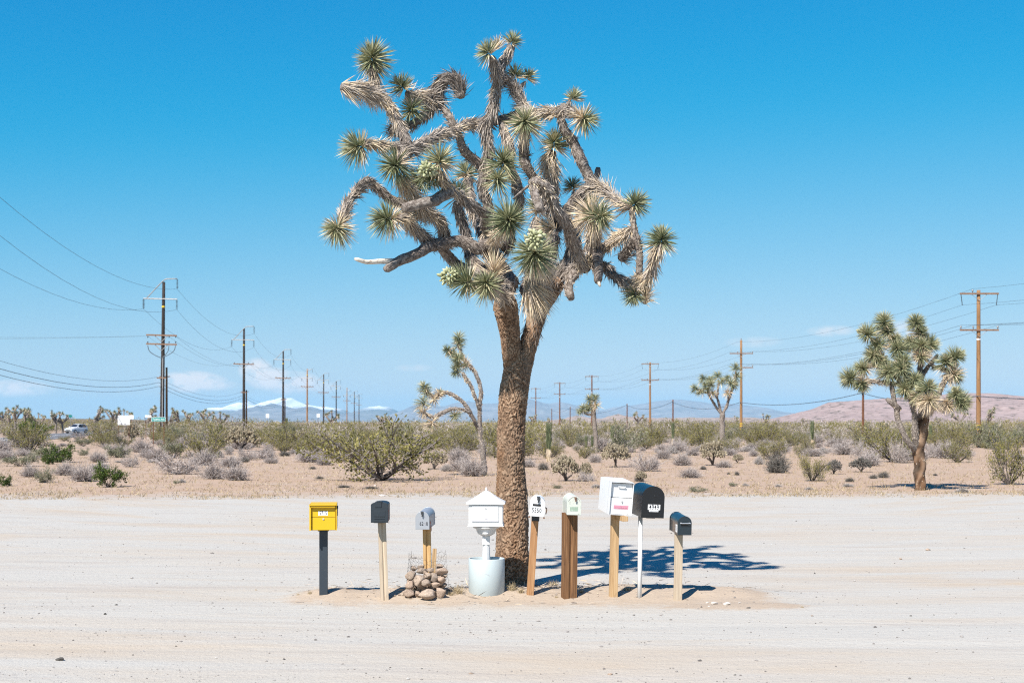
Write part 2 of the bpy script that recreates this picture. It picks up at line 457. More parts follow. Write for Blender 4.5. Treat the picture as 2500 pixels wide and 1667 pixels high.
M['carpaint'] = paint('white_car_paint', (.62, .63, .65), .25, .0, dirt=.05)
M['asphalt'] = paint('asphalt', (.13, .125, .125), .85, .2, (.17, .165, .16))
M['wiremesh'] = paint('wire_mesh', (.14, .12, .10), .6, .3, (.09, .055, .035), metal=.3)

# ------------------------------------------------------------------ ground
def hgt(x, y):
    x = np.atleast_1d(np.asarray(x, float)); y = np.atleast_1d(np.asarray(y, float))
    q = np.stack([x * 1.3, y * 1.3, 0 * x], 1)
    wob = (vn(q * .7, 3) - .5) * .5
    yc = 16.45 + .12 * np.sin(x * 1.3) + wob * .4
    win = sstep(-2.75, -2.1, x) * (1 - sstep(2.5, 3.4, x))
    h = .095 * np.exp(-((y - yc) / .52) ** 2) * win * (.65 + .7 * vn(q * 1.9, 5))
    # low tongue of loose sand at the right end of the berm
    h += .035 * np.exp(-((x - 2.65) / .8) ** 2 - ((y - 15.35) / .3) ** 2)
    near = np.exp(-(y / 60.0) ** 2)
    h += near * (.030 * (vn(np.stack([x * .22, y * .30, 0 * x], 1), 11) - .5) + .012 * (vn(np.stack([x * .9, y * 2.2, 0 * x], 1), 12) - .5))
    bm = np.exp(-((y - yc) / .8) ** 2) * win
    h += bm * .022 * (fbm(np.stack([x * 7, y * 7, 0 * x], 1), 3, 14) - .5) * 2
    # shallow wheel ruts
    for (y0, sl, cv) in ((12.6, .02, .004), (13.9, .02, .004), (19.6, -.03, .003), (21.0, -.03, .003), (26.5, .02, .002), (28.2, .02, .002)):
        d = y - (y0 + sl * x + cv * x * x)
        h -= near * .009 * np.exp(-(d / .16) ** 2)
    sc_ = sstep(40, 60, y) * (1 - sstep(400, 900, y))
    h += sc_ * .18 * (vn(np.stack([x * .07, y * .07, 0 * x], 1), 21) - .5)
    return h

def H1(x, y): return float(hgt(x, y)[0])

def ground_at(px, py):
    """point on the ground seen at a photo pixel below the horizon"""
    Y0 = EYE * F / (py - HOR)
    ys_ = np.linspace(Y0 * .88, Y0 * 1.06, 600); zs_ = EYE - (py - HOR) / F * ys_
    hit = np.where(zs_ <= hgt((px - 1250) / F * ys_, ys_))[0]
    Y = float(ys_[hit[0]]) if len(hit) else Y0
    return np.array([(px - 1250) / F * Y, Y, H1((px - 1250) / F * Y, Y)])

ys = np.concatenate([np.linspace(-80, 5, 12)[:-1], np.linspace(5, 9.5, 24)[:-1], np.linspace(9.5, 24, 190)[:-1], np.linspace(24, 60, 150)[:-1], np.geomspace(60, 62000, 90)])
tt = np.linspace(-1, 1, 321); tt = np.sign(tt) * (0.22 * np.abs(tt) + 0.78 * np.abs(tt) ** 3.2)
hw = np.maximum(np.abs(ys), 16) * 1.5 + 4
X = tt[None, :] * hw[:, None]; Yg = np.repeat(ys[:, None], len(tt), 1)
Zg = hgt(X.ravel(), Yg.ravel())
gx, gy = X.ravel(), Yg.ravel()
gb = MB(); nc = len(tt); i = np.arange(len(ys) - 1)[:, None] * nc; j = np.arange(nc - 1)[None]
q = np.stack([i + j, i + j + 1, i + nc + j + 1, i + nc + j], -1).reshape(-1, 4)
edge = 39.3 + (fbm(np.stack([gx * .12, gy * .05, 0 * gx], 1), 4, 31) - .5) * 3.2 + 1.2 * np.tanh(gx / 14)
gb.add(np.stack([gx, gy, Zg], 1), None, q, sstep(-5.0, 4.0, gy - edge))
m, n, l, b = newmat('desert_ground'); nt = m.node_tree
tcn = n.new('ShaderNodeTexCoord')
scrubf = attr(nt); bermf = attr(nt, 'berm')
def arc_noise(scale, cx_, cy_, detail, rough, dist, ang):
    # wheel tracks swing round the tree island: noise in (radius, angle) about a point
    sp = n.new('ShaderNodeSeparateXYZ'); l.new(tcn.outputs['Object'], sp.inputs[0])
    dx_ = math_(nt, 'SUBTRACT', sp.outputs[0], cx_); dy_ = math_(nt, 'SUBTRACT', sp.outputs[1], cy_)
    rd_ = math_(nt, 'SQRT', math_(nt, 'ADD', math_(nt, 'MULTIPLY', dx_, dx_), math_(nt, 'MULTIPLY', dy_, dy_)))
    an_ = math_(nt, 'ARCTAN2', dy_, dx_)
    cb = n.new('ShaderNodeCombineXYZ'); l.new(math_(nt, 'MULTIPLY', rd_, scale), cb.inputs[0]); l.new(math_(nt, 'MULTIPLY', an_, ang), cb.inputs[1])
    t_ = n.new('ShaderNodeTexNoise'); l.new(cb.outputs[0], t_.inputs[0]); t_.inputs['Scale'].default_value = 1.0; t_.inputs['Detail'].default_value = detail; t_.inputs['Roughness'].default_value = rough; t_.inputs['Distortion'].default_value = dist
    return t_.outputs[0]
streak = arc_noise(.8, 1.5, 44.0, 5, .6, .7, 3.0)
streak2 = math_(nt, 'ADD', math_(nt, 'MULTIPLY', arc_noise(2.4, -3.0, -26.0, 6, .66, .6, 7.0), .5), math_(nt, 'MULTIPLY', arc_noise(2.6, 5.0, 60.0, 6, .66, .6, 9.0), .5))
patch = noise(nt, .22, 4, .6, dist=.5)
sand = mixrgb(nt, math_(nt, 'MULTIPLY', math_(nt, 'MULTIPLY', math_(nt, 'SUBTRACT', streak, .44), 3.4, True), math_(nt, 'MULTIPLY', math_(nt, 'SUBTRACT', patch, .27), 4.0, True)), (.415, .391, .350), (.420, .343, .260))
sand = mixrgb(nt, math_(nt, 'MULTIPLY', math_(nt, 'SUBTRACT', streak2, .515), 5.0, True), sand, (.352, .310, .270))
sand = mixrgb(nt, math_(nt, 'MULTIPLY', math_(nt, 'SUBTRACT', noise(nt, 1.0, 4, .6, stretch=(.25, .7, 1)), .55), 3.0, True), sand, (.425, .395, .355))
speck = noise(nt, 26, 4, .75, stretch=(1, 1, 1))
sand = mixrgb(nt, math_(nt, 'MULTIPLY', math_(nt, 'SUBTRACT', speck, .62), 6, True), sand, (.23, .205, .19))
sand = mixrgb(nt, math_(nt, 'MULTIPLY', math_(nt, 'SUBTRACT', noise(nt, 34, 3, .7), .64), 6, True), sand, (.45, .43, .40))
bermc = mixrgb(nt, noise(nt, 7, 5, .7), (.405, .325, .250), (.36, .285, .215))
bermc = mixrgb(nt, math_(nt, 'MULTIPLY', math_(nt, 'SUBTRACT', speck, .58), 6, True), bermc, (.24, .19, .15))
sand = mixrgb(nt, math_(nt, 'MULTIPLY', math_(nt, 'SUBTRACT', math_(nt, 'ADD', bermf, math_(nt, 'MULTIPLY', noise(nt, 3.5, 7, .78), 1.5)), 1.02), 2.4, True), sand, bermc)
scr = mixrgb(nt, math_(nt, 'MULTIPLY', math_(nt, 'SUBTRACT', noise(nt, .55, 5, .65, stretch=(.5, 1, 1)), .38), 3.0, True), (.385, .280, .208), (.36, .250, .172))
scr = mixrgb(nt, math_(nt, 'MULTIPLY', math_(nt, 'SUBTRACT', noise(nt, 1.6, 6, .7, stretch=(.6, 1, 1)), .55), 5, True), scr, (.38, .30, .235))
scr = mixrgb(nt, math_(nt, 'MULTIPLY', math_(nt, 'SUBTRACT', noise(nt, 5, 4, .7), .60), 6, True), scr, (.205, .150, .115))
edgef = math_(nt, 'ADD', scrubf, math_(nt, 'MULTIPLY', math_(nt, 'SUBTRACT', noise(nt, 1.1, 8, .8, stretch=(.45, .8, 1)), .5), 2.4))
col = mixrgb(nt, math_(nt, 'MULTIPLY', math_(nt, 'SUBTRACT', edgef, .30), 1.6, True), sand, scr)
l.new(col, b.inputs['Base Color']); b.inputs['Roughness'].default_value = .95; b.inputs['Specular IOR Level'].default_value = .1
bh = math_(nt, 'ADD', math_(nt, 'MULTIPLY', streak2, .8), math_(nt, 'ADD', math_(nt, 'MULTIPLY', noise(nt, 9, 5, .7, stretch=(.6, 1, 1)), .5), math_(nt, 'MULTIPLY', speck, .35)))
bump(nt, b, bh, .65, .05); M['ground'] = m
go = gb.build('ground', m); tag(go, kind='structure')
yc_ = 16.4
bat = go.data.attributes.new('berm', 'FLOAT', 'POINT')
bm_ = np.exp(-((gy - 16.2) / .75) ** 2) * sstep(-2.9, -2.1, gx) * (1 - sstep(2.6, 3.3, gx)) + np.exp(-((gx - 2.5) / .75) ** 2 - ((gy - 15.35) / .26) ** 2)
bat.data.foreach_set('value', np.clip(bm_, 0, 1).astype(np.float32))
go.data.polygons.foreach_set('use_smooth', np.ones(len(go.data.polygons), bool))

# asphalt road crossing the scrub at the left
rb = MB(); ry = np.linspace(60, 700, 60); rx = -46.5 - .205 * (ry - 131)
L_ = np.stack([rx - 9, ry, hgt(rx - 9, ry) + .05], 1); R_ = np.stack([rx, ry, hgt(rx, ry) + .05], 1)
V = np.concatenate([L_, R_, L_ - [0, 0, .3], R_ - [0, 0, .3]]); k = len(ry); a = np.arange(k - 1)
rb.add(V, None, np.concatenate([np.stack([a, a + k, a + k + 1, a + 1], 1), np.stack([a + k, a + 3 * k, a + 3 * k + 1, a + k + 1], 1), np.stack([a + 2 * k, a, a + 1, a + 2 * k + 1], 1)]))
road = rb.build('road', M['asphalt']); tag(road, kind='structure')
lb = MB()
for off, dash in ((.35, False), (8.65, False), (4.4, False), (4.65, False)):
    P = np.stack([rx - off, ry, hgt(rx - off, ry) + .056], 1)
    V = np.concatenate([P - [.06, 0, 0], P + [.06, 0, 0]]); lb.add(V, None, np.stack([a, a + k, a + k + 1, a + 1], 1))
rl = lb.build('lane_line', M['sticker'], road)

# ------------------------------------------------------------------ mountains and hills
def hillmat(name, c1, c2, c3, scale, snow=None, dots=0.0):
    m, n, l, b = newmat(name); nt = m.node_tree
    col = ramp(nt, [(.3, c1), (.5, c2), (.7, c3)], noise(nt, scale, 7, .7))
    if dots:
        col = mixrgb(nt, math_(nt, 'MULTIPLY', math_(nt, 'SUBTRACT', noise(nt, dots, 4, .7, stretch=(1, .35, 1.0)), .53), 9, True), col, (.12, .098, .080))
    if snow:
        s0, s1, sc0 = snow
        sepn = n.new('ShaderNodeSeparateXYZ'); g = n.new('ShaderNodeNewGeometry'); l.new(g.outputs['Position'], sepn.inputs[0])
        z = math_(nt, 'ADD', sepn.outputs[2], math_(nt, 'MULTIPLY', math_(nt, 'SUBTRACT', noise(nt, sc0, 7, .72), .5), (s1 - s0) * 3.2))
        col = mixrgb(nt, math_(nt, 'DIVIDE', math_(nt, 'SUBTRACT', z, s0), s1 - s0, True), col, (.80, .80, .82))
    l.new(col, b.inputs['Base Color']); b.inputs['Roughness'].default_value = .95; b.inputs['Specular IOR Level'].default_value = .05
    return m

def ridge(name, pts, D, span, mat, relief=.35, seed=0, nu=260, nv=34, jag=1.2, relscale=6.0):
    pts = np.asarray(pts, float)
    px = np.linspace(pts[0, 0], pts[-1, 0], nu)
    py = np.interp(px, pts[:, 0], pts[:, 1])
    hp = np.maximum(HOR - py, -6)
    env = sstep(0, 12, hp)
    py = py + env * ((fbm(np.stack([px / 9, 0 * px, 0 * px], 1), 4, seed) - .5) * jag * 2)
    Hr = (HOR - py) / F * D + EYE
    xs = (px - 1250) / F * D
    v = np.concatenate([np.linspace(-1, 0, nv), np.linspace(0, .5, 8)[1:]])
    g = np.where(v < 0, np.maximum(1 + v, 0) ** 1.25, np.maximum(1 - v / .5, 0))
    U, Vv = np.meshgrid(xs, v); G = np.repeat(g[:, None], nu, 1)
    q = np.stack([U.ravel() / D * 40 * relscale / 6, Vv.ravel() * 2.2 + 5, np.full(U.size, seed * 3.1)], 1)
    rn = 1 - np.abs(fbm(q, 5, seed + 3) * 2 - 1) * 1.6
    rn2 = fbm(q * 3.1, 4, seed + 9)
    fade = 4 * G * (1 - G)
    fade = np.where(Vv > 0, 0, fade).ravel()
    Z = np.repeat(Hr[None], len(v), 0).ravel() * (G.ravel() + fade * relief * (rn * .7 + rn2 * .6 - .75))
    Z = np.where(G.ravel() <= 0, -3, Z)
    YY = D + Vv * span
    mb = MB(); i = np.arange(len(v) - 1)[:, None] * nu; j = np.arange(nu - 1)[None]
    mb.add(np.stack([U.ravel() * (YY.ravel() / D) ** 0.0, YY.ravel(), Z], 1), None, np.stack([i + j, i + j + 1, i + nu + j + 1, i + nu + j], -1).reshape(-1, 4))
    o = mb.build(name, mat, smooth=True); return tag(o, kind='structure')

far_m = hillmat('far_mountain', (.15, .14, .14), (.23, .21, .205), (.31, .285, .275), .0016)
snow_m = hillmat('snow_mountain', (.11, .10, .09), (.16, .145, .13), (.22, .20, .18), .0016, snow=(185, 230, .0018))
snow2_m = hillmat('light_snow_mountain', (.13, .12, .11), (.19, .17, .15), (.26, .23, .21), .0016, snow=(190, 270, .0035))
purple_m = hillmat('rocky_hill', (.255, .185, .165), (.325, .242, .22), (.385, .295, .27), .035, dots=.085)
boulder_m = hillmat('boulder_hill', (.17, .125, .10), (.32, .25, .21), (.42, .345, .30), .06, dots=.05)
ridge('snow_mountain', [(480, 1036), (530, 1002), (560, 988), (581, 982), (600, 983), (606, 979), (632, 996), (640, 988), (661, 979), (685, 970.5), (715, 972), (730, 980), (749, 988), (775, 992), (798, 993), (836, 999), (870, 1012), (900, 1036)], 25000, 6000, snow_m, .40, 1)
ridge('snow_mountain', [(840, 1036), (858, 1008), (880, 998), (904, 992), (925, 991), (946, 993), (968, 1002), (990, 1014), (1010, 1036)], 24000, 5000, snow2_m, .40, 2)
ridge('mountain', [(560, 1036), (610, 1004), (640, 992), (662, 984), (690, 990), (720, 996), (760, 992), (800, 1004), (850, 1012), (900, 1022), (950, 1036)], 20000, 5000, far_m, .45, 8)
ridge('mountain', [(930, 1036), (968, 1012), (1015, 985), (1048, 988), (1081, 992), (1110, 984), (1142, 978.6), (1181, 985), (1220, 984), (1260, 978), (1288, 972.5), (1340, 986), (1370, 980.5), (1416, 991), (1462, 1001), (1500, 1012), (1560, 1036)], 22000, 6000, far_m, .45, 3)
ridge('mountain', [(1400, 1036), (1450, 1006), (1501, 993), (1558, 987), (1604, 979), (1650, 973.7), (1685, 977), (1731, 984), (1788, 986), (1834, 990), (1874, 1001), (1928, 1010), (1980, 1036)], 24000, 6000, far_m, .45, 4)
ridge('boulder_hill', [(1280, 1036), (1340, 1026), (1375, 1023), (1407, 1014), (1440, 1020), (1470, 1022), (1508, 1010), (1540, 1018), (1600, 1020), (1660, 1020), (1673, 1018), (1740, 1020), (1800, 1019), (1850, 1021), (1890, 1024), (1960, 1034), (2000, 1037)], 3400, 900, boulder_m, .5, 5, jag=2.2, relscale=18)
ridge('rocky_hill', [(1780, 1036), (1886, 1025.4), (1936, 1009.5), (1982, 999), (2022, 982), (2066, 979), (2109, 976), (2152, 973), (2225, 967.6), (2355, 959), (2427, 960), (2500, 967.6), (2620, 972), (2800, 985), (3000, 1005), (3300, 1036)], 2600, 800, purple_m, .22, 6, nu=420, jag=.6)
# a far low rise in front of the left horizon
far_rise = hillmat('scrub_rise', (.12, .10, .06), (.17, .13, .085), (.21, .16, .11), .02)
ridge('hill', [(-900, 1036), (-500, 1022), (-100, 1021), (200, 1022), (330, 1024), (470, 1030), (540, 1036)], 900, 250, far_rise, .1, 7, jag=.4)

# landmarks used in the labels
MARKS = [(-78, 250, 'near the white car'), (W(387, 1023, 112)[0], 112, 'near the green street sign'), (W(302, 1023, 150)[0], 150, 'near the white notice board')]
MARKS += [(-31.8 - .0734 * Y, Y, 'near the %s dark transmission pole' % w_) for Y, w_ in ((96, 'nearest'), (184, 'double-armed'))]
MARKS += [(48.6 - .092 * Y, Y, t_) for Y, t_ in ((115.7, 'near the brown pole by the forked Joshua tree'), (192, 'near the yellow-brown pin-topped pole'))]
MARKS += [(float(g_[0]), float(g_[1]), t_) for g_, t_ in ((ground_at(2246, 1196), 'near the forked Joshua tree'), (ground_at(1183, 1160), 'near the slender arching Joshua tree'), (ground_at(1764, 1104), 'near the bushy green Joshua tree'), (ground_at(1457, 1106), 'near the small two-tiered Joshua tree'), (ground_at(930, 1173), 'behind the big spreading creosote'), (ground_at(588, 1101), 'near the big brown cholla'), (ground_at(322, 1076), 'near the cholla by the street sign'), (ground_at(430, 1157), 'near the silver dead bush'), (ground_at(80, 1078), 'near the large green bush by the road'), (ground_at(1983, 1096), 'near the yucca spear behind the yellowish creosote'), (ground_at(1340, 1127), 'near the tallest yucca spear'), (ground_at(1643, 1090), 'near the slim dark yucca'), (ground_at(2462, 1183), 'near the tall dense creosote'), (ground_at(150, 1128), 'near the yellow-green bush'), (ground_at(745, 1082), 'near the pale low chollas'), (ground_at(2107, 1076), 'near the short reddish telephone pole'))]
def nearest(x, y): return min(MARKS, key=lambda m_: (m_[0] - x) ** 2 + (m_[1] - y) ** 2)[2]

# ------------------------------------------------------------------ Joshua trees
ARCH = {}
def rosette(leafmb, strawmb, C, axis, Ln, n, straw=.25, pmax=115, r=rng, wid=.011, pmin=0, green=None):
    """ball of bayonet leaves round the branch tip C; old ones below turn to straw"""
    a = unit(np.asarray(axis, float)); A, B = frame_of(a[None]); A, B = A[0], B[0]
    k = np.arange(n) + r.uniform(0, 1, n) * .8
    cosmin = math.cos(R(pmax)); cosmax = math.cos(R(pmin))
    ct = cosmax - (cosmax - cosmin) * (k / n); ct = np.clip(ct, -1, 1)
    ph = k * 2.39996 + r.normal(0, .25, n); stt = np.sqrt(1 - ct ** 2)
    D = a * ct[:, None] + (A * np.cos(ph)[:, None] + B * np.sin(ph)[:, None]) * stt[:, None] + r.normal(0, .09, (n, 3))
    f = k / n
    side = unit(r.normal(size=3)); lop = 1 + .22 * (unit(D) @ side)
    P = C + a * (Ln * .34 * (0.55 - f))[:, None] + unit(D) * .012
    Lf = Ln * r.uniform(.82, 1.08, n) * (.80 + .25 * np.sin(np.clip(f * 1.5, 0, 1) * math.pi * .6)) * lop; keep_ = r.uniform(0, 1, n) < (.72 + .5 * (lop - .8)); P, D, Lf, f = P[keep_], D[keep_], Lf[keep_], f[keep_]; n = len(f)
    dead = f > (1 - straw) + r.normal(0, .08, n)
    g = ~dead
    if g.any(): blades(leafmb, P[g], D[g], Lf[g], wid * r.uniform(.8, 1.15, g.sum()), .16, np.clip(r.normal(.60 if green is None else green + .14, .20, g.sum()) + .12 * (f[g] < .25) + r.normal(0, .06), 0, .95), .06, r)
    if dead.any(): blades(strawmb, P[dead], D[dead], Lf[dead] * 1.02, wid * .9, .22, np.clip(r.normal(.84, .14, dead.sum()), .3, 1), .10, r)

def shag(mb, P, rad, s0, s1, dens, r=rng, tone=(.42, .8), wid=.008, lens=(.06, .17)):
    """reflexed dead leaves lying back along the limb polyline P"""
    seg = np.linalg.norm(np.diff(P, axis=0), axis=1); Lt = seg.sum(); n = int(Lt * dens * (0.4 + 0.6 * max(s0, s1)) * (np.mean(rad) / .07) ** .5)
    if n < 3: return
    t = r.uniform(0, 1, n); cum = np.concatenate([[0], np.cumsum(seg)]) / Lt
    C = np.stack([np.interp(t, cum, P[:, i]) for i in range(3)], 1); rr = np.interp(t, cum, rad)
    T = unit(np.stack([np.interp(np.minimum(t + .02, 1), cum, P[:, i]) - np.interp(np.maximum(t - .02, 0), cum, P[:, i]) for i in range(3)], 1))
    A, B = frame_of(T); th = r.uniform(0, 2 * math.pi, n)
    N_ = A * np.cos(th)[:, None] + B * np.sin(th)[:, None]
    s = s0 + (s1 - s0) * t
    pn = fbm(C * 5.5, 2, 33); pn2 = vn(C * 3.3, 35)
    keep = r.uniform(0, 1, n) < (.25 + .75 * s) * np.clip(.15 + 1.7 * pn, 0, 1.2)
    out = r.uniform(.05, .5, n) + .15 * s + .35 * (pn2 - .5)
    D = -T * .9 + N_ * out[:, None] + r.normal(0, 1, (n, 3)) * (.14 + .26 * pn2)[:, None]; D[:, 2] -= .25
    Ln = (lens[0] + (lens[1] - lens[0]) * s) * r.uniform(.5, 1.3, n) * (.55 + .9 * pn)
    tn = np.clip(tone[0] + (tone[1] - tone[0]) * s * t ** 1.3 + r.normal(0, .15, n) + .7 * (pn2 - .5), 0, 1)
    Pp = C + N_ * (rr * .95)[:, None]
    k = keep; blades(mb, Pp[k], D[k], Ln[k], wid * r.uniform(.7, 1.2, k.sum()), .25, tn[k], .08, r)

def fruit_cluster(parent, C, axis, size, n, mat, r, name='fruit_cluster', origin=None, scale=.034):
    mb = MB(); a = unit(np.asarray(axis, float)); A, B = frame_of(a[None]); A, B = A[0], B[0]
    for k in range(n):
        t = k / n; ct = 1 - 1.65 * t; st_ = math.sqrt(max(0, 1 - ct * ct)); ph = k * 2.39996
        d = a * ct + (A * math.cos(ph) + B * math.sin(ph)) * st_
        c = C + d * size * r.uniform(.62, 1.10) + a * size * .25 * ct
        L = scale * r.uniform(.6, 1.2); d = unit(d + r.normal(0, .3, 3))
        Pp = np.stack([c + d * (x - .5) * L * 1.9 for x in (0, .15, .45, .75, .93, 1.0)])
        tube(mb, Pp, np.array([.2, .62, .85, .70, .32, .05]) * L * .62, 7, True, float(np.clip(r.normal(.5, .2), 0, 1)))
    tube(mb, np.stack([C - a * size * 1.3, C + a * size * .8]), [.02, .01], 6, True, .2)
    return mb.build(name, mat, parent, True, origin)

class Joshua:
    def __init__(s, label, base, Y, px_m, seed, group=None, sc_wid=1.0, dens=900, dscale=1.5, name='joshua_tree', limbres=.05):
        s.base = np.asarray(base, float); s.Y = Y; s.ppm = F / Y; s.r = np.random.default_rng(seed); s.w = sc_wid; s.dens = dens; s.ds = dscale; s.lr = limbres
        s.root = thing(name, tuple(s.base), label, 'tree', group); s.seed = seed
    def P(s, p):
        d = p[2] * (s.ds if p[2] > 0 else s.ds * 1.6) if len(p) > 2 else 0.0
        return W(p[0], p[1], s.Y + d)
    def limb(s, pts, w0, w1, s0=.4, s1=None, mat='limb', name='branch', tone=(.42, .8), sides=12, rough=.16, core=.70, lens=(.045, .13), cap=True):
        s1 = s0 if s1 is None else s1
        C = np.stack([s.P(p) for p in pts]); Lt = np.linalg.norm(np.diff(C, axis=0), axis=1).sum()
        n = max(4, int(Lt / s.lr)); C = catmull(C, n); rad = np.linspace(w0, w1, n) / 2 / s.ppm
        wob = (.35 if mat == 'bark' or s.Y > 30 else 1.0) * (np.stack([vn(C * 4.3, s.seed + 1), vn(C * 4.3, s.seed + 2), vn(C * 4.3, s.seed + 3)], 1) - .5) * rad[:, None] * 1.3
        wob[0] *= 0; C = C + wob
        rad = rad * (1 + (vn(C * 5, s.seed + 5) - .5) * (.44 if max(s0, s1) > .25 else .14))
        rc = rad * (core if max(s0, s1) > .2 else 1.0)
        if cap: rc = rc.copy(); rc[-1] *= .72
        va = np.clip((fbm(C * 9, 3, s.seed) - .5) * 2.2 + .42, 0, 1)
        mb = MB(); tube(mb, C, rc, sides, True, va, rough, s.seed, 16)
        mb.A[-1] = np.clip((fbm(mb.V[-1] * 14, 3, s.seed) - .5) * 2.4 + (.30 if s.Y > 30 else .45), 0, 1)
        o = mb.build(name, M[mat], s.root, True, s.base)
        if max(s0, s1) > .05:
            sb = MB(); shag(sb, C, rc, s0, s1, s.dens, s.r, tone, .0085 * s.w, lens)
            if sb.n: tag(sb.build('dead_leaf_thatch', M['thatch'], o, False, s.base), kind='stuff')
        return o
    def ros(s, p, axis, Ln, n=230, straw=.25, pmax=118, pmin=0, green=None):
        a, b = MB(), MB(); rosette(a, b, s.P(p), axis, Ln * 1.07, int(n * 1.6), straw, pmax, s.r, .0115 * s.w, pmin, green)
        o = None
        if a.n: o = a.build('leaf_rosette', M['leaf'], s.root, False, s.base)
        if b.n: b.build('dead_leaves', M['thatch'], o if o else s.root, False, s.base)
    def fruit(s, p, axis, size=.10, n=46, kind='fruit', scale=.034):
        fruit_cluster(s.root, s.P(p), axis, size, n, M[kind], s.r, kind + '_cluster', s.base, scale)

# ---- the big tree behind the mailboxes
TB = np.array([0.0, 17.2, 0.0]); TB[0] = (1249 - 1250) / F * 17.2; TB[2] = H1(TB[0], 17.2) - .03
jt = Joshua('large Joshua tree with thick cracked brown trunk standing behind the mailboxes', TB, 17.2, None, 41, dens=1500, limbres=.035)
# trunk with bark plates in relief
tp = [(1249, 1440, 56 + 34), (1249, 1415, 82), (1250, 1352, 78), (1251, 1276, 75), (1249, 1199, 73), (1247, 1118, 66), (1248, 1031, 65), (1255, 953, 66), (1262, 900, 68), (1266, 872, 66), (1268, 855, 40)]
TP = catmull(np.stack([W(p[0], p[1], 17.2) for p in tp]), 330)
tl = np.linspace(0, 1, 330); tw = np.interp(tl, np.linspace(0, 1, len(tp)), [p[2] for p in tp]) / 2 / jt.ppm
def bark_tube(TP, tw, sides, ncu, chh, seed, name, flare_h=.15, amp=1.0):
    n_ = len(TP); th = np.arange(sides) * 2 * math.pi / sides
    T_ = unit(np.gradient(TP, axis=0)); Aa = unit(np.cross(np.array([0, 1.0, 0])[None], T_)); Bb = np.cross(T_, Aa)
    ring = Aa[:, None] * np.cos(th)[None, :, None] + Bb[:, None] * np.sin(th)[None, :, None]
    sl = np.concatenate([[0], np.cumsum(np.linalg.norm(np.diff(TP, axis=0), axis=1))])
    uu = np.repeat((th / (2 * math.pi) * ncu)[None], n_, 0).ravel(); vv_ = np.repeat((sl / chh)[:, None], sides, 1).ravel()
    wq = np.stack([np.cos(np.tile(th, n_)) * 2.2, np.sin(np.tile(th, n_)) * 2.2, vv_ * .35 + seed * 9], 1)
    uu = uu + (fbm(wq * 1.9, 3, 5) - .5) * 2.4; vv_ = vv_ + (fbm(wq * 1.9, 3, 6) - .5) * 2.6
    d1 = np.full(uu.shape, 9.); d2 = np.full(uu.shape, 9.); cid = np.zeros(uu.shape)
    fu, fv = np.floor(uu).astype(np.int64), np.floor(vv_).astype(np.int64)
    for a_ in (-1, 0, 1):
        for b_ in (-1, 0, 1):
            ci, cj = fu + a_, fv + b_; cm_ = ci % ncu
            dd = np.hypot(uu - (ci + _h(cm_, cj, 77 + seed)), (vv_ - (cj + _h(cm_, cj, 78 + seed))) * 1.15)
            nw = dd < d1; d2 = np.where(nw, d1, np.minimum(d2, dd)); cid = np.where(nw, _h(cm_, cj, 79 + seed), cid); d1 = np.where(nw, dd, d1)
    plate = sstep(.02, .26, d2 - d1); fine = fbm(wq * 9, 3, 15); big = vn(wq * .55, 9)
    rad = np.repeat(tw[:, None], sides, 1).ravel() * (1 + .12 * (big - .5)) + amp * (-.010 + plate * (.009 + .011 * cid) + (fine - .5) * .014)
    if flare_h: rad = rad + np.repeat(np.exp(-sl / flare_h)[:, None], sides, 1).ravel() * .055 * vn(wq * 1.2, 10)
    V = np.repeat(TP[:, None], sides, 1).reshape(-1, 3) + ring.reshape(-1, 3) * rad[:, None]
    i = np.arange(n_ - 1)[:, None] * sides; j = np.arange(sides)[None]; jn = (j + 1) % sides
    tmb = MB(); tmb.add(V, None, np.stack([i + j, i + jn, i + sides + jn, i + sides + j], -1).reshape(-1, 4), np.clip((.25 + .75 * plate) * (.35 + .45 * cid + .35 * (big - .4)) + (fine - .5) * .5, 0, 1))
    return tmb.build(name, M['bark'], jt.root, True, TB)
bark_tube(TP, tw, 150, 29, .050, 0, 'trunk')
LS = catmull(np.stack([W(p[0], p[1], 17.2 + p[2]) for p in [(1258, 940, 0), (1254, 890, -.01), (1248, 845, -.03), (1244, 808, -.06), (1237, 765, -.1), (1233, 728, -.14), (1234, 712, -.15)]]), 130)
bark_tube(LS, np.interp(np.linspace(0, 1, 130), np.linspace(0, 1, 7), [40, 50, 49, 47, 51, 58, 40]) / 2 / jt.ppm, 100, 22, .045, 3, 'branch', 0, .8)
RS_ = catmull(np.stack([W(p[0], p[1], 17.2 + p[2]) for p in [(1268, 940, 0), (1278, 885, .03), (1289, 845, .05), (1300, 808, .08), (1312, 764, .14), (1331, 726, .2), (1360, 688, .3)]]), 130)
bark_tube(RS_, np.interp(np.linspace(0, 1, 130), np.linspace(0, 1, 7), [38, 46, 43, 42, 46, 50, 44]) / 2 / jt.ppm, 100, 20, .045, 6, 'branch', 0, .8)
rsb = MB(); shag(rsb, RS_[50:], np.full(80, .105), .35, .6, 1300, jt.r, (.12, .3)); tag(rsb.build('dead_leaf_thatch', M['thatch'], jt.root, False, TB), kind='stuff')

Lb = jt.limb; Rs = jt.ros
# left front low
Lb([(1233, 730, -.1), (1208, 715, -.22), (1192, 700, -.38)], 44, 26, .5, .9)
Rs((1189, 694, -.43), (-.25, -.85, .35), .22, 210, .15, 105)
Lb([(1205, 713, -.22), (1170, 700, -.34), (1142, 690, -.4)], 26, 20, .8)
Rs((1140, 690, -.4), (-1, -.25, .1), .24, 200, .1, 100)
jt.fruit((1099, 676, -.42), (-1, -.2, .15), .095, 52)
Rs((1206, 668, -.35), (.05, -.3, 1), .27, 90, 1.0, 62)
Rs((1288, 688, -.25), (.42, -.35, -.85), .36, 120, 1.0, 32)
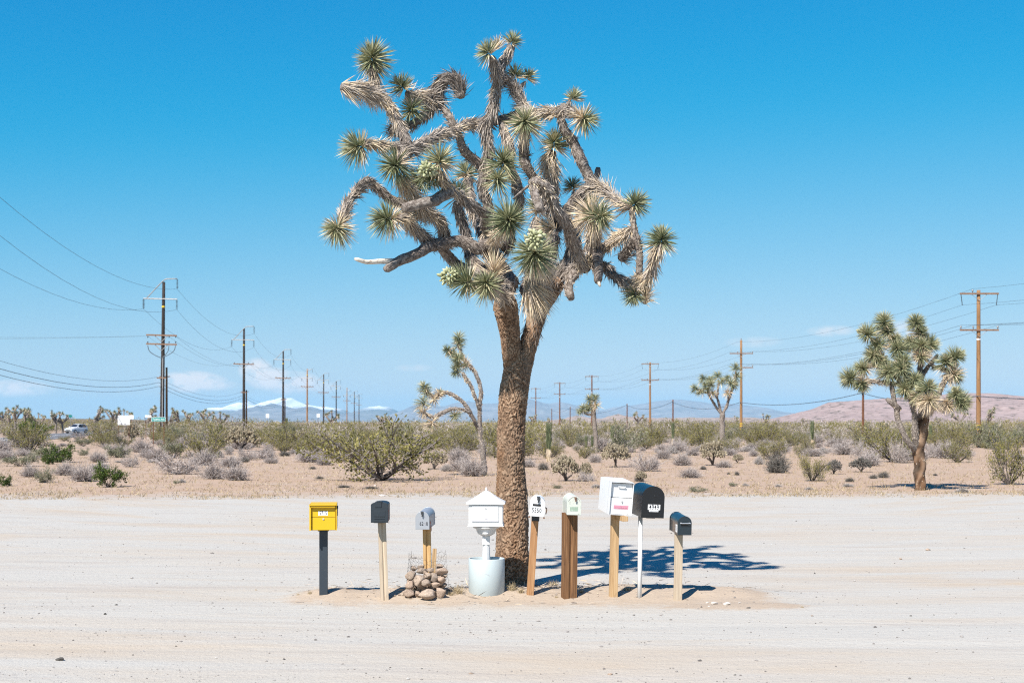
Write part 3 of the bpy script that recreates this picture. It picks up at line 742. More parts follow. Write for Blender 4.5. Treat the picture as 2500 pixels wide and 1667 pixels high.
# central stem and top
Lb([(1236, 728, -.05), (1238, 690, .1), (1215, 650, .25), (1196, 600, .3)], 52, 44, .4, .6, tone=(.3, .5))
Lb([(1197, 612, .3), (1192, 560, .3), (1187, 500, .25), (1182, 440, .2), (1186, 390, .15), (1190, 340, .12), (1194, 305, .1), (1202, 255, .08), (1210, 205, .05), (1222, 165, .05), (1234, 140, .05), (1243, 112, .05)], 44, 27, .45, .75)
Rs((1250, 103, .05), (.45, -.1, .9), .13, 90, .15, 95)
Lb([(1213, 200, .05), (1205, 172, -.05), (1198, 145, -.1)], 28, 20, .8, .9, tone=(.5, .8))
Rs((1193, 130, -.12), (-.75, -.25, .55), .19, 130, .2, 100); Rs((1214, 118, -.05), (-.1, -.1, 1), .16, 40, 1, 60)
Lb([(1214, 190, .05), (1235, 200, .1), (1255, 220, .12), (1277, 258, .1), (1300, 278, .05), (1335, 281, 0), (1368, 278, -.05), (1392, 266, -.1)], 32, 34, .75, .85, tone=(.5, .75))
Lb([(1252, 218, .12), (1257, 196, .14)], 18, 15, .7); Rs((1258, 186, .15), (0, -.1, 1), .14, 90, .2, 95)
Lb([(1260, 222, .14), (1283, 200, .2)], 16, 14, .7); Rs((1288, 190, .2), (.35, -.1, .9), .14, 90, .2, 95)
Lb([(1292, 280, .02), (1284, 298, -.22)], 30, 24, .9); Rs((1281, 300, -.3), (0, -.92, .25), .24, 260, .48, 125)
Lb([(1388, 268, -.1), (1397, 248, -.1)], 20, 14, .8); Rs((1399, 240, -.1), (.15, -.1, 1), .13, 90, .15, 95)
Lb([(1385, 270, -.1), (1405, 278, -.12), (1418, 286, -.14)], 32, 22, .9, 1); Rs((1424, 288, -.15), (.8, -.45, -.3), .20, 190, .55, 120)
# curved branch to the left
Lb([(1290, 276, .12), (1245, 287, .2), (1195, 296, .2), (1148, 304, .1), (1099, 321, 0), (1051, 338, -.1), (1019, 357, -.15), (985, 372, -.2)], 30, 36, .65, .8, tone=(.5, .7))
Lb([(1012, 362, -.15), (966, 362, -.2), (920, 358, -.25), (894, 357, -.3)], 36, 26, .9, 1, tone=(.5, .9)); Rs((878, 358, -.32), (-1, -.3, .02), .23, 240, .22, 112)
Lb([(1006, 368, -.15), (978, 326, -.15), (963, 294, -.15), (949, 258, -.15), (930, 241, -.15), (911, 221, -.15), (906, 195, -.15), (906, 166, -.15)], 34, 28, .5, .9)
Rs((908, 146, -.15), (.05, -.35, 1), .245, 330, .06, 138)
Lb([(920, 230, -.15), (895, 222, -.2), (869, 218, -.25), (834, 208, -.3)], 34, 32, .9, 1, tone=(.5, .85), lens=(.08, .2))
Lb([(955, 318, -.1), (985, 312, 0), (1015, 302, .05), (1040, 282, .1), (1052, 262, .1), (1062, 240, .1)], 28, 28, .8, .8)
Lb([(1062, 246, .1), (1068, 212, .1), (1083, 191, .08), (1102, 186, .05), (1119, 203, .05), (1127, 240, .05)], 36, 30, .95, 1, tone=(.4, .5), lens=(.09, .17))
Lb([(1064, 238, .1), (1035, 238, .05), (1012, 236, 0), (995, 228, -.05)], 38, 28, 1, 1, tone=(.55, .8), lens=(.10, .2)); Rs((982, 214, -.08), (-.6, -.25, .75), .17, 140, .15, 105)
Lb([(1016, 240, 0), (1006, 260, -.05)], 26, 18, .8); Rs((1004, 268, -.06), (-.25, -.6, -.7), .18, 130, .1, 105, green=.3)
Lb([(1064, 244, .1), (1085, 270, .08), (1104, 310, .05), (1126, 356, .1), (1153, 382, .15), (1172, 410, .2), (1184, 442, .2)], 26, 34, .3, .3)
# left lower
Lb([(1196, 602, .3), (1172, 599, .2), (1135, 592, .1), (1099, 591, 0), (1070, 592, -.05), (1049, 590, -.1)], 44, 36, .22, .25, tone=(.3, .4))
Lb([(1058, 588, -.1), (1022, 613, -.2), (990, 630, -.25), (965, 642, -.3), (944, 657, -.35)], 32, 20, .03, .04)
Lb([(968, 638, -.28), (930, 637, -.32), (896, 640, -.36), (864, 633, -.4)], 15, 9, 0, 0, 'deadwood', 'dead_branch', rough=.1)
Lb([(1055, 594, -.1), (1030, 572, -.15), (1014, 557, -.2), (995, 536, -.25), (972, 533, -.35)], 38, 28, .5, .9, tone=(.3, .75)); Rs((950, 533, -.42), (-.92, -.4, .1), .23, 240, .30, 118)
Lb([(1185, 692, 0), (1140, 662, .2), (1109, 640, .25), (1080, 612, .2), (1055, 590, 0)], 38, 34, .4, .4, tone=(.2, .3))
Lb([(1224, 692, .1), (1172, 648, .35), (1150, 610, .45), (1138, 570, .5), (1130, 530, .5), (1120, 490, .45)], 40, 30, .5, .9, tone=(.25, .6)); Rs((1118, 476, .45), (-.2, .1, 1), .2, 150, .3, 118)
Lb([(1102, 592, .05), (1087, 565, 0), (1065, 540, -.05), (1035, 520, -.1), (995, 514, -.15)], 34, 28, .8, 1, tone=(.45, .8))
Lb([(1192, 562, .2), (1180, 535, .05), (1160, 505, -.1), (1130, 484, -.2), (1099, 456, -.3), (1082, 440, -.35), (1075, 412, -.4)], 36, 26, .2, .7)
Rs((1074, 398, -.45), (.05, -.6, .75), .22, 210, .5, 125); Rs((1052, 424, -.4), (-.6, -.5, -.4), .2, 130, .1, 105, green=.3)
jt.fruit((1044, 415, -.5), (-.4, -.9, .1), .085, 48)
Lb([(1098, 460, -.3), (1070, 480, -.35), (1050, 490, -.4), (1015, 502, -.42), (983, 511, -.45)], 28, 24, .02, .02)
Lb([(1025, 515, .1), (985, 494, .05), (954, 480, 0), (930, 464, -.05), (913, 452, -.05), (896, 447, -.1), (880, 458, -.12), (867, 478, -.15), (850, 509, -.2), (832, 538, -.25)], 30, 30, .35, .85, tone=(.45, .8)); Rs((823, 555, -.3), (-.25, -.75, -.5), .21, 220, .52, 128)
Lb([(1040, 522, -.1), (1010, 488, -.2), (988, 462, -.25), (976, 440, -.3)], 36, 32, .9, 1, tone=(.5, .85), lens=(.1, .2))
Lb([(988, 371, -.2), (973, 384, -.28), (967, 398, -.33)], 28, 22, .8); Rs((967, 402, -.35), (-.5, -.55, -.45), .24, 220, .2, 118)
Rs((1022, 440, -.15), (-.5, -.35, -.5), .22, 170, .15, 110, green=.25)
# centre
Lb([(1198, 606, .2), (1215, 575, -.1), (1236, 552, -.42)], 36, 26, .7, .9); Rs((1243, 542, -.5), (-.1, -.88, .42), .25, 290, .12, 118, green=.36)
Lb([(1325, 695, .1), (1322, 662, -.1), (1308, 634, -.5)], 54, 34, .9, 1, tone=(.5, .8), lens=(.1, .22)); Rs((1303, 620, -.62), (.05, -.92, .25), .27, 320, .12, 118, green=.42)
jt.fruit((1306, 586, -.80), (.05, -.85, .5), .10, 58)
Lb([(1300, 742, .1), (1318, 692, .15), (1332, 645, .2), (1345, 600, .25), (1355, 560, .3), (1362, 515, .3)], 54, 40, .7, .6, tone=(.3, .45), lens=(.1, .2))
Lb([(1262, 520, .15), (1264, 490, .1), (1260, 455, .1), (1250, 430, .1), (1244, 390, .12), (1239, 350, .12), (1232, 308, .15)], 34, 28, .4, .6)
Lb([(1230, 610, .3), (1250, 570, .2), (1262, 518, .15)], 38, 34, .6, .6, tone=(.3, .4))
Rs((1228, 400, -.05), (.15, -.6, .7), .23, 210, .15, 118, green=.36); Rs((1215, 440, -.1), (-.1, -.7, .3), .2, 170, .3, 120)
Lb([(1283, 318, -.02), (1283, 387, .1), (1294, 415, .1), (1310, 440, .12), (1330, 470, .15), (1352, 508, .2)], 34, 36, .5, .3, tone=(.25, .35))
Lb([(1354, 510, .2), (1347, 460, .15), (1342, 425, .1), (1342, 392, .08), (1348, 366, .06)], 36, 36, .6, 1, tone=(.3, .75), lens=(.08, .2)); Rs((1353, 352, .05), (.1, -.3, .95), .205, 210, .2, 112)
# arch in front
Lb([(1428, 655, -.1), (1410, 606, -.2), (1385, 555, -.35), (1364, 516, -.45), (1344, 478, -.5), (1325, 453, -.52), (1305, 447, -.52), (1290, 452, -.5)], 44, 24, .5, .25, tone=(.5, .5))
Lb([(1294, 448, -.5), (1301, 473, -.52), (1310, 494, -.55), (1318, 517, -.56)], 24, 36, .04, .3, tone=(.6, .6))
Lb([(1291, 454, -.5), (1270, 470, -.5), (1252, 486, -.5)], 7, 4, 0, 0, sides=6)
Rs((1350, 558, -.48), (-1, -.35, .1), .24, 110, 1, 58)
# right side
Lb([(1350, 700, .2), (1372, 662, .2), (1384, 620, .2), (1386, 570, .2), (1381, 530, .15), (1390, 508, .1), (1404, 495, .1), (1427, 473, .05), (1441, 455, 0)], 50, 32, .45, .2, tone=(.2, .35))
Lb([(1440, 462, 0), (1430, 430, 0), (1414, 395, 0), (1398, 350, 0), (1382, 315, -.03), (1370, 284, -.05)], 36, 30, .15, .5, tone=(.25, .5))
Lb([(1442, 456, 0), (1456, 430, 0), (1459, 409, 0)], 17, 15, .05, .05)
Lb([(1438, 455, 0), (1463, 457, -.05), (1487, 473, -.1), (1511, 492, -.15), (1535, 505, -.2)], 26, 28, .5, 1, tone=(.4, .9), lens=(.08, .22)); Rs((1549, 499, -.22), (.6, -.35, .6), .18, 160, .2, 112)
Lb([(1438, 618, -.05), (1450, 582, -.1), (1450, 548, -.2)], 42, 30, .9, 1, tone=(.45, .85)); Rs((1447, 528, -.35), (-.1, -.92, .1), .29, 300, .85, 130); Rs((1466, 527, -.45), (.5, -.85, -.05), .17, 120, .05, 100)
Lb([(1402, 494, .15), (1398, 470, .28)], 20, 14, .6); Rs((1397, 458, .3), (-.2, 0, 1), .16, 110, .2, 110)
Lb([(1378, 685, .15), (1405, 655, .1), (1425, 635, .05), (1451, 616, 0), (1487, 598, -.05), (1511, 578, -.1), (1540, 556, -.15)], 40, 30, .4, .9, tone=(.45, .55))
Lb([(1456, 610, -.05), (1461, 640, -.15), (1461, 665, -.18), (1459, 688, -.2)], 28, 21, .02, .02)
Lb([(1459, 682, -.2), (1465, 699, -.21)], 11, 8, 0, 0, 'deadwood', 'dead_branch', sides=7)
Lb([(1541, 506, -.2), (1545, 545, -.2), (1549, 574, -.2), (1554, 608, -.2), (1555, 642, -.2), (1553, 675, -.2), (1558, 694, -.2)], 19, 26, .08, .35)
Lb([(1551, 580, -.2), (1530, 605, -.15), (1512, 630, -.1)], 34, 32, .9, 1, tone=(.25, .35))
Lb([(1554, 694, -.2), (1582, 672, -.25), (1596, 645, -.28), (1607, 620, -.3), (1612, 602, -.3)], 32, 27, .8, 1, tone=(.45, .8)); Rs((1615, 587, -.3), (.1, -.35, 1), .215, 240, .18, 122)
Lb([(1560, 692, -.2), (1535, 690, -.2), (1511, 681, -.15), (1490, 664, -.1), (1475, 650, -.05), (1436, 638, 0)], 34, 28, .9, .8, tone=(.45, .5))
Rs((1551, 718, -.22), (-.1, -.4, -.9), .17, 150, .2, 105, green=.28); Lb([(1562, 692, -.2), (1576, 706, -.22), (1573, 742, -.22)], 22, 8, 1, 1, tone=(.4, .6))
Lb([(1402, 668, .1), (1390, 700, .05), (1397, 724, 0)], 38, 28, .1, .3)
# limbs on the far side of the crown
for (pts, rp, ax, g) in (([(1290, 720, .1), (1300, 620, .7), (1312, 530, 1.1)], (1314, 510, 1.15), (.1, .3, 1), .4),
                         ([(1240, 700, .2), (1195, 600, .7), (1155, 500, 1.0), (1140, 440, 1.1)], (1138, 425, 1.1), (-.2, .3, 1), .35),
                         ([(1355, 680, .3), (1400, 590, .8), (1425, 510, 1.1)], (1430, 492, 1.15), (.3, .4, .9), .4),
                         ):
    Lb(pts, 36, 28, .5, .9, tone=(.3, .6)); Rs(rp, ax, .22, 190, .3, 120, green=g)

# ---- Joshua trees out in the scrub
def scrub_joshua(label, pb, limbs, roses, seed, wsc, dens, flowers=(), group=None, rl=.32, rn=120):
    g = ground_at(*pb); Y = g[1]
    t = Joshua(label, g - [0, 0, .05], Y, None, seed, group, wsc, dens, 1.0, limbres=.12)
    for k, (pts, w0, w1, s0, s1, mt) in enumerate(limbs):
        t.limb(pts, w0, w1, s0, s1, mt, 'trunk' if k == 0 else 'branch', sides=9, rough=.15)
    for (p, ax, L, st) in roses: t.ros(p, ax, L * rl / .24, rn, st, 122)
    for (p, ax) in flowers: t.fruit(p, ax, .075, 34, 'flower', .036)
    return t
scrub_joshua('Joshua tree with many green rosettes beside the utility pole, dark fork low on its trunk', (2246, 1196),
    [([(2246, 1200), (2245, 1150), (2243, 1095), (2250, 1060), (2256, 1012)], 28, 31, .03, .1, 'bark'),
     ([(2240, 1105), (2234, 1060, -.1), (2232, 1008, -.15), (2221, 966, -.1), (2206, 940)], 22, 18, .1, .5, 'limb'),
     ([(2236, 1098), (2226, 1090, -.1), (2209, 1066, -.15), (2195, 1031, -.15), (2185, 990, -.15), (2178, 950, -.15), (2176, 936, -.1)], 20, 16, .1, .3, 'limb'),
     ([(2196, 1000, -.15), (2180, 986, -.2), (2166, 974, -.25)], 15, 13, .2, .2, 'limb'),
     ([(2206, 940), (2178, 936, -.1), (2140, 932, -.15), (2109, 930, -.2)], 14, 16, .8, 1, 'limb'),
     ([(2206, 942), (2180, 912, .1), (2157, 893, .1), (2130, 893, .05), (2110, 900, 0)], 15, 12, .4, .5, 'limb'),
     ([(2157, 895, .1), (2150, 873, .1), (2143, 845, .05), (2122, 820, 0)], 14, 11, .6, .9, 'limb'),
     ([(2215, 950, .1), (2205, 900, .15), (2195, 848, .1), (2178, 828, .1), (2165, 802, .1)], 14, 11, .5, .9, 'limb'),
     ([(2250, 1020), (2248, 960, .1), (2247, 914, .15), (2247, 873, .1), (2249, 845, .1), (2240, 800, .05)], 24, 12, .4, .9, 'limb'),
     ([(2248, 925, .1), (2262, 900, .1), (2275, 884, .1), (2289, 864, .1)], 15, 13, .3, .6, 'limb'),
     ([(2256, 1018), (2278, 988, -.1), (2298, 945, -.15), (2309, 926, -.2), (2318, 905, -.2)], 18, 15, .2, 1, 'limb'),
     ([(2275, 895, .1), (2298, 900, 0), (2322, 908, -.1)], 13, 18, .8, 1, 'limb'),
     ([(2258, 1015), (2288, 992, -.3), (2308, 987, -.4), (2322, 982, -.45)], 16, 13, .8, 1, 'limb'),
     ([(2254, 1010), (2262, 985, -.4), (2266, 960, -.6)], 22, 16, .8, 1, 'limb')],
    [((2078, 924, -.2), (-1, -.2, .1), .27, .05), ((2108, 900, 0), (-.8, -.3, .3), .24, .3), ((2104, 935, -.25), (-.3, -.5, -.7), .22, .5), ((2133, 866, .0), (-.7, -.5, .1), .28, .2), ((2143, 842, 0), (-.4, -.3, .8), .26, .2), ((2118, 817, 0), (-.7, -.2, .6), .27, .05), ((2150, 880), (.1, -.5, .3), .25, .4),
     ((2159, 787, .1), (-.1, -.1, 1), .26, .05), ((2167, 808, .1), (-.3, -.2, .9), .26, .15), ((2184, 832, .1), (-.1, -.3, .7), .24, .5), ((2191, 852, -.1), (-.5, -.6, .5), .28, .05), ((2205, 887, -.2), (.1, -.7, .6), .3, .15), ((2171, 907, -.2), (-.4, -.8, .3), .32, .1), ((2200, 900, -.3), (-.2, -.9, 0), .28, .3),
     ((2236, 789, .05), (-.1, -.2, 1), .24, .05), ((2247, 815, .05), (.1, -.4, .8), .25, .5), ((2250, 845, -.1), (0, -.8, .4), .28, .35), ((2226, 838, .0), (-.8, -.3, .4), .23, .1), ((2267, 842, 0), (.7, -.3, .4), .26, .15), ((2247, 868, -.1), (0, -.6, -.4), .25, .8),
     ((2309, 884, -.2), (-.1, -.4, .9), .28, .1), ((2333, 873, -.2), (.7, -.2, .5), .26, .1), ((2326, 912, -.15), (.4, -.5, -.3), .28, .85), ((2332, 966, -.5), (.1, -.4, .7), .24, .05), ((2345, 983, -.5), (.8, -.4, -.2), .26, .05), ((2310, 985, -.4), (.3, -.3, -.5), .2, .95),
     ((2267, 949, -.6), (.1, -.5, .9), .30, .05), ((2267, 976, -.7), (0, -1, -.05), .30, .97), ((2233, 928, -.3), (-.2, -.8, .4), .28, .1), ((2210, 948, -.3), (-.4, -.8, -.1), .24, .2), ((2240, 965, -.4), (-.2, -.6, -.5), .25, .7)],
    51, 1.5, 420, [((2240, 949, -.55), (-.2, -.9, .3)), ((2064, 930, -.25), (-1, -.2, -.1)), ((2100, 809, 0), (-.9, -.2, .4)), ((2329, 951, -.5), (0, -.3, 1)), ((2343, 864, -.2), (.6, -.2, .7))], rn=300)
scrub_joshua('slender pale Joshua tree with bent arching branch behind the big cracked trunk', (1183, 1160),
    [([(1183, 1164), (1181, 1120), (1178, 1090), (1171, 1050), (1171, 994), (1174, 958), (1169, 929), (1159, 908), (1145, 890), (1131, 872)], 20, 11, .04, .8, 'limb'),
     ([(1172, 1000), (1163, 980, -.1), (1150, 940, -.15), (1138, 926, -.2), (1130, 908, -.2)], 14, 11, .2, .8, 'limb'),
     ([(1173, 1055), (1154, 1019, -.1), (1138, 990, -.15), (1121, 973, -.2), (1101, 961, -.2), (1077, 958, -.2), (1060, 972, -.2)], 13, 14, .1, .9, 'limb'),
     ([(1060, 972, -.2), (1048, 962, -.2), (1038, 948, -.2)], 12, 10, .8, 1, 'limb'), ([(1131, 874), (1122, 850), (1119, 832)], 9, 9, 1, 1, 'limb'), ([(1130, 874), (1110, 864), (1094, 856)], 8, 8, 1, 1, 'limb'),
     ([(1150, 1010, -.3), (1125, 998, -.4), (1101, 999, -.4), (1073, 1011, -.5), (1056, 1022, -.5)], 10, 13, .3, .8, 'limb'), ([(1060, 1020, -.5), (1046, 1012, -.5), (1036, 1008, -.5)], 12, 12, 1, 1, 'limb')],
    [((1119, 826), (0, -.2, 1), .25, .05), ((1120, 842), (0, -.3, .8), .24, .1), ((1092, 854), (-.8, -.2, .5), .22, .2), ((1104, 862), (-.6, -.4, .2), .2, .1), ((1118, 876, -.2), (-.5, -.7, .3), .25, .05), ((1118, 894, -.2), (-.4, -.8, -.1), .25, .1), ((1114, 908, -.2), (-.8, -.4, -.2), .25, .2), ((1135, 890, -.1), (.2, -.6, -.3), .26, .9),
     ((1036, 944, -.2), (-.4, -.2, .9), .24, .1), ((1044, 960, -.2), (-.5, -.4, .5), .24, .1), ((1060, 974, -.3), (0, -.9, 0), .24, .95), ((1072, 962, -.2), (.3, -.5, .6), .2, .9), ((1034, 984, -.4), (-.1, -.3, .9), .3, .1), ((1033, 1006, -.5), (-.8, -.4, 0), .25, .9), ((1054, 1032, -.5), (-.1, -.4, -.9), .3, .95), ((1110, 1012, -.4), (.1, -.5, -.7), .25, .3)],
    52, 1.7, 330, rn=100)
scrub_joshua('bushy Joshua tree with full green crown in front of a brown utility pole', (1764, 1104),
    [([(1764, 1108), (1764, 1060), (1762, 1008)], 15, 13, .03, .1, 'limb'), ([(1762, 1012), (1748, 992), (1735, 971), (1728, 955)], 9, 7, .2, .5, 'limb'), ([(1761, 1008), (1754, 982), (1746, 960)], 9, 7, .2, .4, 'limb'), ([(1764, 1010), (1772, 996), (1779, 976), (1788, 945)], 10, 8, .2, .5, 'limb'), ([(1732, 960), (1714, 955), (1700, 950)], 6, 5, .5, .8, 'limb'), ([(1788, 950), (1795, 930), (1796, 905)], 7, 6, .8, 1, 'limb'), ([(1750, 970), (1754, 945), (1754, 925)], 7, 6, .8, 1, 'limb')],
    [((1698, 947), (-.9, -.2, .5), .34, .05), ((1711, 955), (-.7, -.5, .2), .32, .2), ((1717, 924), (-.3, -.2, 1), .34, .05), ((1722, 940, -.3), (-.4, -.7, .4), .36, .1), ((1733, 928), (0, -.3, 1), .34, .05), ((1736, 938, -.4), (.1, -.8, .4), .36, .1), ((1754, 918), (-.1, -.2, 1), .36, .05), ((1762, 932, -.3), (.1, -.7, .6), .36, .1), ((1775, 926), (.1, -.3, .9), .36, .05), ((1783, 936, -.3), (.3, -.7, .4), .36, .1), ((1795, 900), (.1, -.2, 1), .36, .05), ((1797, 918), (.3, -.5, .5), .36, .1), ((1792, 940), (.5, -.5, .2), .34, .2), ((1775, 958, -.3), (0, -.7, -.3), .34, .9), ((1740, 958, -.3), (0, -.8, -.2), .32, .85), ((1727, 950, -.3), (-.4, -.7, 0), .3, .3)],
    53, 2.6, 200, rn=80)
scrub_joshua('small Joshua tree with two-tiered crown and bare grey trunk', (1457, 1106),
    [([(1457, 1110), (1455, 1070), (1451, 1030), (1449, 1000)], 11, 10, .03, .2, 'limb'), ([(1450, 1010), (1436, 1012), (1426, 1006)], 10, 8, .2, .4, 'limb'), ([(1449, 1003), (1445, 990), (1440, 978)], 8, 7, .6, 1, 'limb'), ([(1450, 1003), (1453, 988), (1454, 978)], 8, 7, .6, 1, 'limb')],
    [((1424, 998), (-.3, -.3, 1), .36, .05), ((1434, 1000), (-.2, -.6, .5), .3, .2), ((1438, 974), (-.2, -.2, 1), .34, .05), ((1454, 974), (.2, -.2, 1), .36, .05), ((1442, 993), (-.2, -.8, .3), .36, .05), ((1454, 989, -.2), (.3, -.8, 0), .34, .9), ((1418, 1004), (-.8, -.3, .1), .28, .2)],
    54, 2.6, 200, rn=75)

# distant Joshua trees: three builds, copied
def far_joshua(seed):
    r = np.random.default_rng(seed); root = thing('joshua_tree', (0, 0, 0), 'distant Joshua tree', 'tree', 'Joshua trees along the scrub skyline')
    tb, lf, st = MB(), MB(), MB()
    tube(tb, catmull(np.array([[0, 0, -.2], [.05, 0, 1.0], [r.normal(0, .15), 0, 2.0]]), 8), np.linspace(.2, .15, 8), 7, True, .5, .2, seed, 6)
    tips = []
    for k in range(5):
        a = r.uniform(0, 6.28); d = np.array([math.cos(a), math.sin(a) * .8, r.uniform(.7, 1.4)]); p0 = np.array([0, 0, r.uniform(1.5, 2.0)]); p1 = p0 + d * r.uniform(.6, .9); p2 = p1 + unit(d + r.normal(0, .5, 3) + [0, 0, .4]) * r.uniform(.6, 1.1)
        tube(tb, catmull(np.stack([p0, p1, p2]), 7), np.linspace(.13, .10, 7), 6, True, .5, .2, seed + k, 6); tips += [(p2, unit(p2 - p1)), (p1 + r.normal(0, .25, 3) + [0, 0, .3], unit(d + r.normal(0, .6, 3)))]
    for (p, a) in tips:
        rosette(lf, st, p, a, .38, 60, .35, 125, r, .045, 0, .25)
    tb.build('trunk', M['limb'], root, True); lf.build('crown', M['leaf'], root); st.build('dead_leaves', M['thatch'], root)
    return root
FJ = [far_joshua(60 + k) for k in range(4)]; FJ_used = [False] * 4
fj_r = np.random.default_rng(5)
for (px, top, hh) in ((8, 994, 5.0), (37, 985, 5.2), (24, 1000, 4.2), (62, 989, 4.8), (81, 994, 4.6), (97, 1003, 4.0), (137, 997, 4.4), (153, 1000, 4.2), (231, 989, 5.0), (275, 989, 5.0), (307, 992, 4.8), (361, 987, 5.2), (414, 1004, 4.2), (437, 994, 4.8), (463, 996, 4.6), (499, 994, 4.6), (542, 1000, 4.2), (808, 996, 4.6),
                   (930, 1008, 4.0), (945, 1012, 3.8), (1298, 1008, 4.2), (1345, 1018, 3.4), (1374, 1016, 3.6), (1415, 1015, 3.4), (1557, 1000, 4.8), (1574, 1016, 3.6), (1505, 1018, 3.4), (1685, 1020, 3.6), (1650, 1020, 3.4), (1792, 1014, 3.6), (1868, 1008, 4.4), (1962, 1019, 3.4), (2088, 1025, 3.2), (2128, 1030, 3.0), (2155, 1025, 3.2), (2290, 1016, 3.6), (2345, 995, 5.0), (2410, 992, 4.8), (2330, 1030, 3.0), (2460, 1020, 3.4)):
    Y = (hh - EYE) * F / (HOR - top) if top < 1022 else 150.0
    Y = float(np.clip(Y, 125, 420)); k = int(fj_r.integers(0, 4)); x = (px - 1250) / F * Y
    o = FJ[k] if not FJ_used[k] else copy_tree(FJ[k]); FJ_used[k] = True
    zt = EYE + (HOR - top) / F * Y
    o['label'] = ('tall ' if zt > 4.5 else 'short ' if zt < 3.5 else '') + 'dark distant Joshua tree on the scrub skyline ' + nearest(x, Y)
    s = zt / 4.05; o.location = (x, Y, H1(x, Y)); o.scale = (s * fj_r.choice([-1, 1]) * fj_r.uniform(.85, 1.1), s, s); o.rotation_euler = (0, 0, fj_r.uniform(0, 6.28))

# ------------------------------------------------------------------ mailboxes
def zat(py, Y): return EYE + (HOR - py) / F * Y

def arch_prof(w, h, seg=14, flat=1.0, x0=0.0, z0=0.0):
    """rural mailbox end: straight sides, rounded top; flat<1 squashes the round part"""
    r = w / 2; rh = r * flat
    P = [(x0 - r, z0), (x0 + r, z0)]
    for k in range(seg + 1):
        a = math.pi * k / seg; P.append((x0 + r * math.cos(a), z0 + h - rh + rh * math.sin(a)))
    return P

def part(name, mb, mat, parent, bev=0.0, smooth=False):
    o = mb.build(name, M[mat] if isinstance(mat, str) else mat, parent, smooth)
    if bev: bevel(o, bev)
    return o

def rural_box(root, w, h, d, z, body, door, y0, flat=1.0, flange=.008, sidemat=None, dx=0.0, tilt=(0, 0, 0), segs=18):
    """body > door; front face at y0, everything hung on a holder part so that it can tilt"""
    mb = MB(); extr(mb, arch_prof(w, h, segs, flat), .012, d); bo = part('box', mb, body, root, .003)
    bo.location = (dx, y0, z); bo.rotation_euler = tilt
    db = MB(); extr(db, arch_prof(w + flange * 2, h + flange, segs, flat, 0, -.002), -.004, .012 + .010); do = part('door', db, door, bo, .002)
    rb_ = MB(); extr(rb_, arch_prof(w + flange * 2, h + flange, segs, flat, 0, -.002), d - .012, d + .004); part('back_panel', rb_, door, bo, .002)
    return bo, do

def post(root, w, d, z0, z1, mat, yaw=0.0, lean=(0, 0), name='post', dx=0, dy=0, crack=0):
    n = 14; zz = np.linspace(z0, z1, n); mb = MB()
    prof = []
    for k in range(4):
        for t in np.linspace(-1, 1, 7)[:-1]:
            prof.append({0: (t, -1), 1: (1, t), 2: (-t, 1), 3: (-1, -t)}[k])
    prof = np.array(prof); pr = prof * [w / 2, d / 2]
    corner = (np.abs(prof) > .99).all(1); pr[corner] *= .965
    V = []
    for q in zz:
        nn = (vn(np.stack([pr[:, 0] * 60, pr[:, 1] * 60, np.full(len(pr), q * 3.0)], 1), 4) - .5) * .004
        p = pr * (1 + nn[:, None] / (w / 2))
        V.append(np.stack([p[:, 0], p[:, 1], np.full(len(pr), q)], 1))
    if crack:   # a drying crack pulled into the front face
        for k in range(n):
            fr = np.where((prof[:, 1] < -.99) & (np.abs(prof[:, 0]) < .1))[0]; V[k][fr, 1] += crack
    V = np.concatenate(V); m_ = len(pr); i = np.arange(n - 1)[:, None] * m_; j = np.arange(m_)[None]; jn = (j + 1) % m_
    Q = np.stack([i + j, i + jn, i + m_ + jn, i + m_ + j], -1).reshape(-1, 4)
    V = np.vstack([V, [0, 0, z0], [0, 0, z1]]); c0 = n * m_
    T = [(c0, (k + 1) % m_, k) for k in range(m_)] + [(c0 + 1, (n - 1) * m_ + k, (n - 1) * m_ + (k + 1) % m_) for k in range(m_)]
    mb.add(V, T, Q); o = part(name, mb, mat, root)
    o.rotation_euler = (lean[0], lean[1], yaw); o.location = (dx, dy, 0)
    return o

def latch(root, loc, mat='darkmetal', s=1.0, rot=(0, 0, 0)):
    mb = MB(); box(mb, (0, 0, 0), (.026 * s, .014, .03 * s)); box(mb, (.004 * s, -.006, -.026 * s), (.016 * s, .012, .034 * s), (0, .25, 0)); box(mb, (-.002, .004, .018 * s), (.034 * s, .02, .008 * s))
    o = part('latch', mb, mat, root, .002); o.location = loc; o.rotation_euler = rot; return o

def flag(root, loc, mat='red', down=True, L=.13):
    mb = MB(); box(mb, (0, .0, 0), (.006, .022, .022)); box(mb, (.004, L * .5, 0), (.003, L, .012)); box(mb, (.004, L + .025, .018), (.003, .06, .05))
    o = part('flag', mb, mat, root, .001); o.location = loc; o.rotation_euler = (R(-75 if down else 10), 0, 0); return o

# 1 yellow locking box -------------------------------------------------
g = ground_at(790, 1449); Y = g[1]; z = lambda py: zat(py, Y) - g[2]
t1 = thing('mailbox', tuple(g), 'bright yellow square locking mailbox numbered 5715 on dark steel post', 'mailbox', None, (0, 0, R(6)))
mb = MB(); box(mb, (0, 0, z(1290) / 2 - .06), (.094, .094, z(1290) + .12)); part('post', mb, 'post_blue', t1, .006)
w, h0, h1 = .302, z(1291), z(1228); hh = h1 - h0
mb = MB(); box(mb, (0, 0, h0 - .009), (.125, .16, .018)); part('mounting_plate', mb, 'blackmatte', t1, .003)
fy = -.20
mb = MB(); box(mb, (0, fy + .235, h0 + hh / 2), (w, .43, hh)); bx1 = part('box', mb, 'yellow', t1, .004)
mb = MB(); box(mb, (-w / 2 + .009, fy + .0, h0 + hh / 2), (.018, .05, hh)); part('side_flange', mb, 'yellow', t1, .002)
